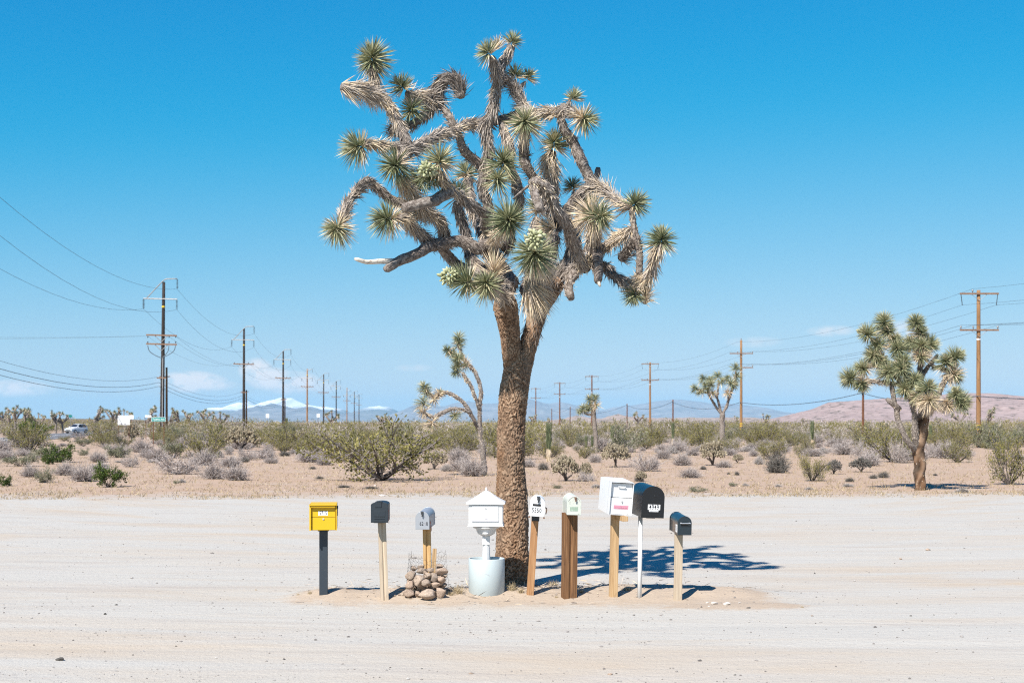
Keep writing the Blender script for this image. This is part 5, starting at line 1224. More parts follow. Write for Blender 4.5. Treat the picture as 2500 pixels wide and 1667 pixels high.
def cholla(seed, mat='cholla', tone=.50):
    r = np.random.default_rng(seed); st = MB(); mb = MB(); js = []
    for k in range(6):
        a = r.uniform(0, 6.28); e = np.array([math.cos(a) * .55, math.sin(a) * .55, r.uniform(.35, .7)]) * r.uniform(.6, 1)
        C = catmull(np.stack([[r.normal(0, .04), r.normal(0, .04), -.03], e * [.3, .3, .55], e]), 7); tube(st, C, np.linspace(.055, .035, 7), 5, False, .3); js.append(C[-1]); js.append(C[4])
    n = 430; ct = r.uniform(-.35, 1, n); ph = r.uniform(0, 6.28, n); s = np.sqrt(1 - ct ** 2); rad = r.uniform(.35, 1, n) ** .45
    lump = .62 + .75 * (vn(np.stack([np.cos(ph) * s, np.sin(ph) * s, ct], 1) * 2.6 + seed, 5))
    C = np.stack([np.cos(ph) * s * .92, np.sin(ph) * s * .92, ct * .50 + .50], 1) * [1, 1, 1] ; C[:, :2] *= (rad * lump)[:, None]; C[:, 2] = .52 + (C[:, 2] - .52) * rad * np.minimum(lump, 1.12); C[:, 2] = np.maximum(C[:, 2], .06)
    D = unit(C - [0, 0, .35] + r.normal(0, .45, (n, 3)))
    for c, d in zip(C, D):
        L = r.uniform(.09, .15); w = r.uniform(.034, .048); Pp = np.stack([c - d * L * .5, c - d * L * .2, c + d * L * .25, c + d * L * .5]); tube(mb, Pp, np.array([.55, 1, .95, .35]) * w, 5, True, float(np.clip(r.normal(tone, .14), 0, 1)))
    sp = r.integers(0, n, 1700); D2 = unit(r.normal(size=(1700, 3)) + D[sp] * .3); blades(mb, C[sp] + D[sp] * r.uniform(-.05, .05, (1700, 1)), D2, .075, .007, 0, np.clip(r.normal(tone + .25, .1, 1700), 0, 1), 0, r)
    return [('stems', st.mesh('stems', M['stem'])), ('joints', mb.mesh('joints', M[mat]))]
for s_ in range(3): proto('cholla', cholla(380 + s_))
proto('deadcholla', cholla(390, 'darktwig', .3)); proto('deadcholla', cholla(391, 'darktwig', .35))
for s_ in range(2):
    r = np.random.default_rng(400 + s_); lf, dd = MB(), MB(); n = 460; k = np.arange(n); f = k / n; ph = k * 2.39996
    D = unit(np.stack([np.cos(ph), np.sin(ph), 1.9 - 2.3 * f * 0 + r.normal(.0, .25, n)], 1)); P = np.stack([np.cos(ph) * .15, np.sin(ph) * .15, .30 + .52 * (1 - f)], 1)
    blades(lf, P, D, .34, .055, .08, np.clip(r.normal(.35, .14, n), 0, .8), 0, r)
    D = unit(np.stack([np.cos(ph) * .5, np.sin(ph) * .5, -1 + r.normal(0, .3, n)], 1)); P[:, 2] = r.uniform(.05, .40, n); blades(dd, P, D, .22, .05, .2, np.clip(r.normal(.8, .12, n), 0, 1), .1, r)
    for mb_ in (dd,):
        for v in mb_.V: v[:, 2] = np.maximum(v[:, 2], -.02)
    proto('yucca', [('leaves', lf.mesh('leaves', M['leaf'])), ('dead_leaves', dd.mesh('dead_leaves', M['thatch']))])
for s_ in range(3):
    r = np.random.default_rng(410 + s_); mb = MB(); n = 150; a = r.uniform(0, 6.28, n); D = np.stack([np.cos(a) * r.uniform(.1, 1, n), np.sin(a) * r.uniform(.1, 1, n), r.uniform(.5, 1.2, n)], 1)
    blades(mb, r.normal(0, .22, (n, 3)) * [1, 1, 0], D, r.uniform(.4, 1.0, n), .028, .5, np.clip(r.normal(.5, .25, n), 0, 1), .15, r); proto('grass', [('blades', mb.mesh('blades', M['grass']))])

PR = np.random.default_rng(77)
INFO = {'creosote': ('creosote_bush', 'bush'), 'greenbush': ('green_bush', 'bush'), 'sage': ('sage_bush', 'bush'), 'brush': ('dry_bush', 'bush'), 'tuft': ('dark_shrub', 'shrub'), 'cushion': ('cushion_shrub', 'shrub'), 'deadbrush': ('dead_bush', 'bush'), 'cholla': ('cholla_cactus', 'cactus'), 'deadcholla': ('dead_cholla', 'cactus'), 'yucca': ('young_yucca', 'yucca'), 'grass': ('grass_tuft', 'grass')}
def spawn(kind, x, y, w, h, label, group=None, rot=None, var=None):
    parts = PROTO[kind][int(PR.integers(0, len(PROTO[kind]))) if var is None else var]; nm, cat = INFO[kind]
    z = H1(x, y) - .01; rot = PR.uniform(0, 6.28) if rot is None else rot
    if len(parts) == 1:
        o = link(nm, parts[0][1]); tag(o, label, cat, group)
    else:
        o = thing(nm, (0, 0, 0), label, cat, group)
        for pn, me in parts: link(pn, me, o)
    o.location = (x, y, z); o.rotation_euler = (0, 0, rot); o.scale = (w / 2, w / 2, h); return o
PLACED = []
def at(kind, px, py, wpx, hpx, label, group=None, **kw):
    g = ground_at(px, py); k = g[1] / F; PLACED.append((g[0], g[1], wpx * k / 2)); return spawn(kind, g[0], g[1], wpx * k, hpx * k, label, group, **kw)

def cut_view(px, Y):   # low plants only where the photograph sees through to the car and the signs
    return (140 < px < 232 and Y < 252) or (282 < px < 332 and Y < 152) or (362 < px < 412 and Y < 113)
at('creosote', 930, 1173, 375, 172, 'big spreading creosote bush with open black stems at the edge of the lot', rot=.4, var=0)
at('creosote', 860, 1120, 240, 95, 'creosote bush just behind the big spreading one')
at('creosote', 2462, 1183, 135, 152, 'tall dense creosote bush right of the brown utility pole', var=1)
at('creosote', 1984, 1174, 100, 80, 'yellowish round creosote bush beside the dark dense shrub', var=2)
at('greenbush', 266, 1189, 100, 64, 'bright green bush standing alone at the edge of the lot', var=0)
at('greenbush', 12, 1186, 58, 30, 'low dark green shrub at the lot edge beyond the bright green bush', var=1)
at('greenbush', 150, 1128, 108, 50, 'yellow-green bush among grey brush behind the bright green bush', var=1)
at('greenbush', 80, 1078, 102, 60, 'large green bush in front of the asphalt road', var=0)
at('greenbush', 118, 1133, 50, 30, 'low green bush beside the yellow-green one', var=1)
at('sage', 50, 1138, 110, 34, 'wide low grey-green sage bush near the road', var=0); at('sage', 205, 1112, 40, 20, 'small bluish sage clump', var=1); at('sage', 110, 1178, 60, 40, 'thin grey-green sage bush by the lot edge', var=1)
at('sage', 1360, 1192, 34, 11, 'low pale green sage clump behind the mint mailbox'); at('sage', 1700, 1200, 66, 14, 'flat pale green sage mat on the lot edge'); at('sage', 1788, 1187, 30, 12, 'small yellow-green clump on bare ground'); at('sage', 2333, 1118, 54, 16, 'low green clump right of the forked Joshua tree'); at('sage', 430, 1180, 24, 10, 'tiny pale clump in front of the bare dead bush')
at('tuft', 1898, 1154, 78, 58, 'dark dense rounded shrub beside the yellowish creosote', rot=1.0)
at('cholla', 1740, 1136, 68, 60, 'rounded cholla on a short trunk left of the dark dense shrub', var=0); at('cholla', 1503, 1140, 70, 60, 'rounded cholla behind the white steel mailbox', var=1); at('cholla', 1382, 1174, 76, 62, 'sprawling low cholla behind the mint mailbox', var=2); at('cholla', 1428, 1172, 34, 44, 'small cholla joined to the sprawling one', var=0)
at('cholla', 588, 1101, 82, 62, 'big brown cholla below the second transmission pole', var=1); at('cholla', 322, 1076, 38, 42, 'cholla in front of the green street sign', var=2); at('cholla', 700, 1085, 46, 32, 'pale cholla, first of the low chollas under the snow mountain', var=0); at('cholla', 745, 1082, 52, 34, 'pale cholla, second of the low chollas under the snow mountain', var=2); at('cholla', 1060, 1145, 66, 44, 'pale cholla right of the big spreading creosote', var=1); at('cholla', 1565, 1175, 30, 26, 'small cholla under the grey brush behind the black mailbox', var=2); at('cholla', 1800, 1130, 30, 22, 'small cholla right of the rounded one', var=0); at('cholla', 1480, 1085, 46, 24, 'cholla beside the small Joshua tree', var=2); at('cholla', 1325, 1085, 36, 30, 'cholla left of the green yucca spear', var=0)
at('deadcholla', 2102, 1152, 56, 36, 'dead dark cholla left of the forked Joshua tree', var=0); at('deadcholla', 2035, 1157, 42, 36, 'dead dark cholla beside the yellowish creosote', var=1)
at('deadbrush', 430, 1157, 145, 66, 'sprawling dead bush with bare silver branches', var=0, rot=.3); at('deadbrush', 1580, 1150, 105, 56, 'grey bare bush behind the black mailbox', var=1); at('deadbrush', 1430, 1175, 54, 34, 'small bare twiggy bush beside the sprawling cholla', var=0); at('deadbrush', 320, 1140, 60, 40, 'silver dead bush left of the sprawling one', var=1); at('deadbrush', 2110, 1122, 78, 62, 'tall grey bare bush behind the dead cholla', var=0); at('deadbrush', 2196, 1130, 62, 72, 'tall grey bush left of the forked trunk', var=1); at('deadbrush', 1355, 1100, 60, 46, 'bare grey bush beside the green yucca spear', var=1); at('deadbrush', 1660, 1098, 46, 44, 'dark twiggy bush beside the slim yucca', var=0)
for (px, py, w_, h_) in ((577, 1172, 70, 42), (522, 1169, 60, 40), (500, 1135, 70, 34), (560, 1140, 60, 30), (205, 1175, 72, 44), (75, 1164, 48, 28), (160, 1160, 60, 30), (290, 1110, 60, 28), (380, 1125, 60, 30), (240, 1128, 50, 28), (662, 1131, 40, 18), (650, 1110, 46, 18), (760, 1128, 80, 30), (790, 1135, 40, 22), (1120, 1128, 60, 40), (1125, 1150, 60, 34), (1150, 1162, 66, 48), (1453, 1129, 36, 22), (1666, 1136, 50, 30), (1685, 1166, 56, 25), (1767, 1141, 44, 18), (1780, 1112, 46, 20), (2150, 1118, 50, 34), (2281, 1117, 46, 28), (2060, 1110, 60, 30), (2250, 1122, 40, 24), (1290, 1140, 40, 22), (1690, 1112, 40, 18), (1620, 1120, 44, 24), (700, 1090, 50, 24), (820, 1100, 60, 34), (15, 1120, 50, 26)):
    g_ = ground_at(px, py); at('brush', px, py, w_ * 1.3, h_ * 1.25, ('wide ' if w_ > 58 else 'small ' if w_ < 42 else '') + 'lavender-grey brush mound ' + nearest(g_[0], g_[1]), 'grey brush mounds on the near desert floor')
for (px, py, w_, h_) in ((597, 1128, 30, 15), (696, 1113, 36, 13), (763, 1145, 22, 9), (781, 1169, 24, 9), (1717, 1146, 22, 12), (1561, 1175, 32, 22), (1326, 1147, 34, 20), (2157, 1166, 34, 18), (2283, 1161, 16, 8), (2132, 1168, 24, 12), (1799, 1160, 15, 12), (1779, 1158, 12, 8), (840, 1190, 40, 8), (905, 1193, 50, 9), (2075, 1176, 30, 14), (660, 1118, 20, 9)):
    at('tuft', px, py, w_, h_, 'small dark twiggy tuft on bare tan ground', 'dark tufts on the bare ground')
for (px, py, w_, h_) in ((1823, 1103, 50, 14), (1864, 1103, 30, 12), (1853, 1133, 28, 22), (1455, 1191, 30, 12), (2350, 1202, 50, 12), (2070, 1188, 34, 10), (445, 1178, 24, 10), (1975, 1195, 30, 7), (1000, 1120, 40, 18), (1010, 1105, 50, 20), (1090, 1150, 34, 20), (1820, 1186, 20, 8), (1900, 1188, 22, 8)):
    at('cushion', px, py, w_, h_, 'pale whitish cushion shrub on bare ground', 'pale cushion shrubs on the bare ground')
for (px, py, w_, h_, lb) in ((1340, 1127, 40, 90, 'tallest green yucca spear with pale skirt of dead leaves'), (1431, 1106, 20, 40, 'young green yucca, one of a pair left of the small Joshua tree'), (1446, 1104, 18, 38, 'young green yucca, one of a pair left of the small Joshua tree'), (1643, 1090, 22, 56, 'slim dark green yucca between two utility poles'), (1983, 1096, 26, 66, 'green yucca spear behind the yellowish creosote'), (538, 1085, 22, 46, 'light green yucca spear left of the big brown cholla'), (700, 1062, 16, 40, 'dark yucca spear at the foot of the third transmission pole'), (1495, 1092, 26, 50, 'ragged yucca behind the rounded cholla'), (2272, 1090, 22, 50, 'yellow-green yucca beside the forked Joshua trunk')):
    at('yucca', px, py, w_ * 1.15, h_, lb, 'pair of young yuccas' if 'pair' in lb else None)
# grass by the mailboxes
for (px, py, w_, h_, lb) in ((1118, 1447, 52, 36, 'dry grass clump between the rock pile and the planter tube'), (1100, 1452, 30, 20, 'small dry grass clump at the foot of the rock pile'), (1250, 1440, 44, 32, 'dry grass clump at the foot of the big trunk'), (1272, 1446, 30, 26, 'dry grass clump against the leaning reddish post'), (1352, 1430, 60, 24, 'thin dry grass between the leaning post and the timber post'), (1418, 1446, 26, 20, 'green-tinged grass at the foot of the timber post'), (1532, 1440, 40, 18, 'dry grass behind the white pipe post'), (1358, 1458, 16, 12, 'tiny green tuft in front of the timber post'), (1958, 1482, 14, 10, 'tiny dry tuft alone past the sand tongue'), (757, 1449, 22, 16, 'dry grass wisp beside the dark steel post'), (728, 1452, 14, 10, 'smaller dry grass wisp left of the dark steel post'), (1000, 1440, 40, 14, 'thin dry grass left of the rock pile'), (625, 1440, 10, 8, 'lone dry sprig on the sand left of the yellow mailbox')):
    at('grass', px, py, w_, h_, lb)

# scattered plants further out, each its own plant
cnt = {'creosote': 0, 'brush': 0, 'cushion': 0}
tries = 0
while tries < 16000:
    tries += 1
    Y = 44 + 126 * PR.uniform(0, 1) ** .75; px = PR.uniform(-120, 2620); x = (px - 1250) / F * Y; py = HOR + EYE * F / Y
    if px < 640: lam = .55 * sstep(48, 75, Y)
    elif px < 1210: lam = .9 * sstep(64, 90, Y) + .14 * sstep(56, 64, Y)
    else: lam = .95 * sstep(74, 104, Y) + .10 * sstep(55, 62, Y)
    if -.2 < (x - (-46.5 - .205 * (Y - 131))) + 10 < 12 and Y > 120: continue
    if PR.uniform() > lam * .2: continue
    if any((x - a_) ** 2 + (Y - b_) ** 2 < (.8 * c_ + .7) ** 2 for a_, b_, c_ in PLACED): continue
    clump = float(vn(np.array([[x * .05, Y * .05, 2.]]), 8)[0])
    u = PR.uniform()
    if u < .42 + .8 * (clump - .5) and Y > 62 and cnt['creosote'] < 270:
        h = PR.choice([PR.uniform(.7, 1.3), PR.uniform(1.1, 2.3)]) * (1.15 if px < 500 and Y > 110 else 1); w = h * PR.uniform(1.3, 1.9); k = 'creosote'; lb, gp_ = 'olive creosote bush in the belt of desert scrub', 'creosote bushes of the scrub belt'
        if PR.uniform() < .12: k = 'sage'
    elif u < .9 and cnt['brush'] < 280: h = PR.choice([PR.uniform(.25, .6), PR.uniform(.5, 1.3)]); w = h * PR.uniform(1.4, 2.8); k = 'brush' if PR.uniform() < .75 else 'deadbrush'; lb, gp_ = 'dry grey bush in the belt of desert scrub', 'grey bushes of the scrub belt'
    elif cnt['cushion'] < 110: h = PR.uniform(.3, .5); w = h * 2.4; k = 'cushion'; lb, gp_ = 'pale low shrub in the belt of desert scrub', 'pale shrubs of the scrub belt'
    else: continue
    if k == 'sage': lb, gp_ = 'grey-green sage bush in the belt of desert scrub', 'sage bushes of the scrub belt'
    cnt[k if k in cnt else ('brush' if k == 'deadbrush' else 'creosote')] += 1
    if cut_view(px, Y): h *= .4; w *= .6
    lb = lb.replace(' in the belt of desert scrub', '') + ' ' + nearest(x, Y)
    lb = ('tall ' if h > 1.75 else 'low ' if h < .45 else 'small ' if h < .9 else '') + lb
    PLACED.append((x, Y, w / 2)); spawn(k, x, Y, w, h, lb, gp_)

# far scrub, a mass nobody could count
def far_scrub(name, mat, N, y0, y1, hm, nl, L, wd, seed, tone, stem=False, pw=1.0):
    r = np.random.default_rng(seed); Y = y0 + (y1 - y0) * r.uniform(0, 1, N) ** pw; X = r.uniform(-.42, .42, N) * Y * 1.02
    ok = np.abs(X - (-51 - .205 * (Y - 131))) > 6.5; X, Y = X[ok], Y[ok]; N = len(X); pxs = 1250 + X / Y * F; cut = ((pxs > 140) & (pxs < 232) & (Y < 252)); h = hm * r.uniform(.35, 1.4, N) * np.where(X / Y < -.18, 1.25, 1.0) * np.where(cut, .25, 1.0); w = h * r.uniform(.7, 1.1, N)
    z = hgt(X, Y); idx = np.repeat(np.arange(N), nl); n = len(idx); d = unit(r.normal(size=(n, 3))); d[:, 2] = np.abs(d[:, 2])
    rr = r.uniform(.3, 1, n) ** .5; P = np.stack([X[idx] + d[:, 0] * rr * w[idx], Y[idx] + d[:, 1] * rr * w[idx], z[idx] + d[:, 2] * rr * h[idx]], 1)
    D = unit(d + r.normal(0, .6, (n, 3))); mb = MB(); blades(mb, P, D, L * r.uniform(.6, 1.3, n), wd, .2, np.clip(tone + (.9 * (vn(np.stack([X * .03, Y * .02, 0 * X], 1), seed) - .5) + r.normal(0, .18, N))[idx] + r.normal(0, .15, n), 0, 1), 0, r)
    return tag(mb.build(name, M[mat]), name.replace('_', ' ') + ' covering the far desert flat', 'scrub', kind='stuff')
far_scrub('far_creosote_scrub', 'creosote', 800, 165, 330, 1.9, 130, .20, .085, 1, .62)
far_scrub('far_creosote_scrub', 'creosote', 1900, 330, 900, 2.1, 40, .46, .19, 2, .62, pw=1.2)
far_scrub('far_dry_brush', 'twig', 1900, 165, 420, 1.8, 90, .30, .05, 3, .45)
far_scrub('far_dark_brush', 'darktwig', 450, 165, 420, 1.5, 90, .28, .06, 4, .6)
# dry grass fringe where the lot meets the scrub, and thin grass beyond
r = np.random.default_rng(12); N = 5200; gx_ = r.uniform(-22, 22, N); gy_ = 40.3 + (fbm(np.stack([gx_ * .12, 0 * gx_ + 1.9, 0 * gx_], 1), 4, 31) - .5) * 3.2 + 1.2 * np.tanh(gx_ / 14) + r.gamma(1.5, 2.2, N) - 2.6
m_ = r.uniform(0, 1, N) < (.25 + 1.0 * (vn(np.stack([gx_ * .4, gy_ * .4, 0 * gx_], 1), 3) > .5)); gx_, gy_ = gx_[m_], gy_[m_]; N = len(gx_)
idx = np.repeat(np.arange(N), 5); P = np.stack([gx_[idx] + r.normal(0, .04, len(idx)), gy_[idx] + r.normal(0, .04, len(idx)), 0 * gx_[idx]], 1); P[:, 2] = hgt(P[:, 0], P[:, 1]) - .01
mb = MB(); blades(mb, P, unit(r.normal(0, .5, (len(idx), 3)) + [0, 0, 1.0]), r.uniform(.03, .11, len(idx)), .012, .5, np.clip(r.normal(.35, .22, len(idx)), 0, 1), 0, r)
tag(mb.build('dry_grass', M['grass']), 'dry straw grass fringing the lot', 'grass', kind='stuff')
r = np.random.default_rng(13); N = 11000; gy_ = r.uniform(39, 95, N); gx_ = r.uniform(-.40, .40, N) * gy_; idx = np.repeat(np.arange(N), 4)
P = np.stack([gx_[idx] + r.normal(0, .06, len(idx)), gy_[idx] + r.normal(0, .06, len(idx)), 0 * gx_[idx]], 1); P[:, 2] = hgt(P[:, 0], P[:, 1]) - .01
mb = MB(); blades(mb, P, unit(r.normal(0, .6, (len(idx), 3)) + [0, 0, .8]), r.uniform(.03, .15, len(idx)), .013, .5, np.clip(r.normal(.35, .3, len(idx)), 0, 1), 0, r)
tag(mb.build('dry_grass', M['grass']), 'sparse dry grass on the tan desert floor', 'grass', kind='stuff')
# leaf litter under the big tree and along the berm
r = np.random.default_rng(19); N = 1500; a = r.uniform(0, 6.28, N); rr_l = np.abs(r.normal(0, .75, N)) + .12; P = np.stack([TB[0] + np.cos(a) * rr_l * 1.6, TB[1] + np.sin(a) * rr_l * .8 - .25, 0 * a], 1); P[:, 2] = hgt(P[:, 0], P[:, 1]) + .004
mb = MB(); blades(mb, P, unit(np.stack([r.normal(size=N), r.normal(size=N), np.abs(r.normal(0, .12, N))], 1)), r.uniform(.03, .14, N), .008, .3, np.clip(r.normal(.5, .25, N), 0, 1), 0, r)
tag(mb.build('leaf_litter', M['thatch']), 'fallen dead leaves around the big trunk', 'leaf litter', kind='stuff')
# gravel
M['gravel'] = vmat('gravel', [(0, (.09, .08, .075)), (.45, (.22, .195, .18)), (1, (.42, .395, .37))], .9, .1, 40)
r = np.random.default_rng(14); N = 9000; gy_ = 9.8 + 26 * r.uniform(0, 1, N) ** 1.6; gx_ = r.uniform(-.40, .40, N) * gy_
dens = .25 + 1.6 * np.clip(vn(np.stack([gx_ * .25, gy_ * .9, 0 * gx_], 1), 17) - .42, 0, 1) * 2 + .8 * np.exp(-((gy_ - 16.2) / .9) ** 2) * (np.abs(gx_ - .3) < 3.2) + .5 * (gy_ < 11.6)
m_ = r.uniform(0, 1.3, N) < dens; gx_, gy_ = gx_[m_], gy_[m_]; N = len(gx_); s = np.exp(r.normal(math.log(.0058), .45, N))
O = np.array([[1, 0, 0], [-.9, .1, 0], [0, 1, 0], [.1, -.8, 0], [.1, 0, .7], [0, 0, -.6]]); Tt = np.array([[0, 2, 4], [2, 1, 4], [1, 3, 4], [3, 0, 4], [2, 0, 5], [1, 2, 5], [3, 1, 5], [0, 3, 5]])
a = r.uniform(0, 6.28, N); ca, sa = np.cos(a), np.sin(a); Vx = O[None, :, 0] * ca[:, None] - O[None, :, 1] * sa[:, None]; Vy = O[None, :, 0] * sa[:, None] + O[None, :, 1] * ca[:, None]
V = np.stack([Vx * 1.2, Vy, np.repeat(O[None, :, 2], N, 0)], -1) * (s[:, None, None] * r.uniform(.7, 1.3, (N, 6, 1))); V += np.stack([gx_, gy_, hgt(gx_, gy_) + s * .25], -1)[:, None]
mb = MB(); mb.add(V.reshape(-1, 3), (Tt[None] + np.arange(N)[:, None, None] * 6).reshape(-1, 3), None, np.repeat(np.clip(r.normal(.58, .28, N), 0, 1), 6)); tag(mb.build('gravel', M['gravel']), 'fine gravel scattered over the sandy lot', 'gravel', kind='stuff')

# ------------------------------------------------------------------ utility poles
def pole_part(root, h, r0, r1, mat, name='pole', lean=0.0):
    mb = MB(); tube(mb, np.array([[lean * t, 0, h * t - .3 * (1 - t)] for t in np.linspace(0, 1, 9)]), np.linspace(r0, r1, 9), 14); return part(name, mb, mat, root, smooth=True)
def bar(root, name, a, b, w, mat, round_=False):
    mb = MB(); a, b = np.array(a, float), np.array(b, float)
    if round_: tube(mb, np.stack([a, b]), [w, w], 8)
    else:
        c = (a + b) / 2; d = b - a; L = np.linalg.norm(d); box(mb, (0, 0, 0), (L, w, w * 1.15)); ry = -math.atan2(d[2], math.hypot(d[0], d[1])); rz = math.atan2(d[1], d[0]); Rm = np.array((Matrix.Rotation(rz, 3, 'Z') @ Matrix.Rotation(ry, 3, 'Y'))); mb.V[0] = mb.V[0] @ Rm.T + c
    return part(name, mb, mat, root)
def insulator(root, top, L, n=7, rad=.13, mat='darkmetal', name='insulator'):
    mb = MB(); top = np.array(top, float); tube(mb, np.stack([top, top - [0, 0, L]]), [.025, .025], 6)
    for k in range(n): lathe(mb, [(.0, .05), (rad, .0), (rad, -.025), (0, -.03)], 10, tuple(top - [0, 0, L * (k + .8) / (n + .8)]))
    return part(name, mb, mat, root, smooth=True)
def pin(root, p, mat='steel'):
    mb = MB(); lathe(mb, [(.0, 0), (.03, 0), (.03, .12), (.08, .13), (.09, .2), (.05, .27), (0, .28)], 10, tuple(p)); return part('insulator', mb, mat, root, smooth=True)
LX = lambda Y: -31.8 - .0734 * Y
lpoles = [96, 184, 276, 363, 450, 538, 633, 745, 848, 930]
ORD = ['first', 'second', 'third', 'fourth', 'fifth', 'sixth', 'seventh', 'eighth', 'ninth', 'tenth']
for k, Y in enumerate(lpoles):
    x = LX(Y); brown = k in (4, 7)
    lbl = {1: 'dark transmission pole with double crossarms and hanging cable loops behind the green street sign', 2: 'dark transmission pole with a single wooden crossarm below its steel arms, third along the line'}.get(k, 'brown wooden transmission pole with straight arms, %s along the line of dark poles' % ORD[k] if brown else 'dark transmission pole with bent steel top arm, %s along its line' % ORD[k])
    t = thing('transmission_pole', (x, Y, H1(x, Y)), lbl, 'utility pole', 'transmission poles receding toward the snow mountain')
    hh = 20.1 if k != 4 else 18.8
    pole_part(t, hh, .30, .19, 'pole_brown' if brown else 'pole_dark', lean=.25 if k == 1 else 0.05)
    if not brown:
        mb = MB(); tube(mb, catmull(np.array([[-1.9, -.22, 18.0], [-.3, -.24, 19.7], [.45, -.22, 20.4], [.8, -.22, 20.48], [2.05, -.22, 20.5]]), 16), .065, 8); part('davit_arm', mb, 'steel', t, smooth=True)
        bar(t, 'crossarm', (-2.3, -.24, 17.95), (2.05, -.24, 17.85), .07, 'steel', True)
        for p in ((2.05, -.22, 20.45), (-2.3, -.24, 17.9), (2.0, -.24, 17.8)): insulator(t, p, 1.3, 7, .14 if p[0] > 0 else .18)
    else:
        bar(t, 'crossarm', (-.1, -.22, 18.4), (1.7, -.22, 18.75), .07, 'steel', True); bar(t, 'crossarm', (-1.7, -.22, 15.9), (1.7, -.22, 15.9), .09, 'steel', True)
        for p in ((1.7, -.22, 18.7), (-1.7, -.22, 15.85), (1.7, -.22, 15.85)): insulator(t, p, 1.0, 6, .12)
    mb = MB(); lathe(mb, [(.215, -.12), (.222, -.1), (.222, .1), (.215, .12)], 14, (.2 if k == 1 else 0.04, 0, 16.9)); part('band', mb, 'yellowmark', t)
    for zc in ((13.2, 12.05) if k == 1 else (13.2,)):
        bar(t, 'crossarm', (-1.95, -.26, zc + .05), (2.0, -.26, zc - .05), .17, 'crossarm')
        bar(t, 'brace', (-.9, -.24, zc), (0, -.24, zc - .85), .04, 'steel', True); bar(t, 'brace', (.9, -.24, zc), (0, -.24, zc - .85), .04, 'steel', True)
        for xx in (-1.75, 1.0, 1.85): pin(t, (xx, -.26, zc + .09 - (.45 if k == 1 and zc > 13 else 0)), 'darkmetal')
    bar(t, 'crossarm', (-.6, -.26, 7.7), (.6, -.26, 7.7), .14, 'crossarm')
    if k == 1:
        for (x0, x1) in ((-1.75, -.1), (1.0, .1), (1.85, .1)):
            mb = MB(); tube(mb, catmull(np.array([[x0, -.3, 11.9], [x0 + (x1 - x0) * .12, -.32, 11.2], [x0 + (x1 - x0) * .5, -.32, 10.7], [x1, -.3, 10.3]]), 14), .05, 6); part('cable_loop', mb, 'wire', t, smooth=True)
        bar(t, 'conduit', (.12, -.30, 0.0), (.2, -.26, 10.3), .075, 'steel', True)
        mb = MB(); 
        for zz_ in np.arange(1.2, 10, .9): tube(mb, np.array([[-.38, -.1, zz_], [-.1, -.12, zz_]]), .02, 5)
        part('climbing_step', mb, 'steel', t)
    if k in (1, 2, 3):
        sx_ = x + (.40 if k == 1 else .35); s = thing('support_pole', (sx_, Y + .9, H1(sx_, Y)), 'short brown telephone pole standing close behind a dark transmission pole', 'utility pole', 'short telephone poles by the transmission line')
        pole_part(s, 9.1 if k == 1 else 8.2, .17, .13, 'pole_brown'); bar(s, 'crossarm', (-.9, -.18, 7.9), (.5, -.18, 7.9), .10, 'crossarm')

def wire(name, pts, sag, rad, label, group, n=14, cat='wire'):
    mb = MB(); C = []
    for a, b in zip(pts[:-1], pts[1:]):
        a, b = np.array(a, float), np.array(b, float); t = np.linspace(0, 1, n); s = sag * np.linalg.norm(b - a) / 88.0
        P = a + (b - a) * t[:, None]; P[:, 2] -= 4 * s * t * (1 - t); C.append(P if not C else P[1:])
    tube(mb, np.concatenate(C), rad, 5, False); o = mb.build(name, M['wire']); return tag(o, label, cat, group)
lg = 'wires of the transmission line'
for nm, dx, z_, sg, rd in (('a', 2.05, 19.15, 2.3, .015), ('b', -2.3, 16.6, 2.3, .015), ('c', 2.0, 16.5, 2.6, .015)):
    wire('power_line', [(LX(Y) + dx, Y - .24, z_) for Y in lpoles], sg, rd, 'thin high conductor hanging from the steel arms of the dark poles', lg)
for dx, z_ in ((-1.75, 13.4), (1.0, 13.4), (1.85, 13.4)): wire('power_line', [(LX(Y) + dx, Y - .26, z_ - (.35 if Y == 184 else 0)) for Y in lpoles[1:]], 1.7, .011, 'thin conductor on the wooden crossarms of the dark poles', lg)
for dx, z_, rd in ((-.55, 7.8, .015), (-.3, 7.1, .025), (-.3, 6.6, .022)): wire('telephone_cable', [(LX(Y) + dx, Y - .30, z_) for Y in lpoles[:8]], 1.5, rd, 'low telephone cable along the line of dark poles', 'telephone cables of the transmission line')

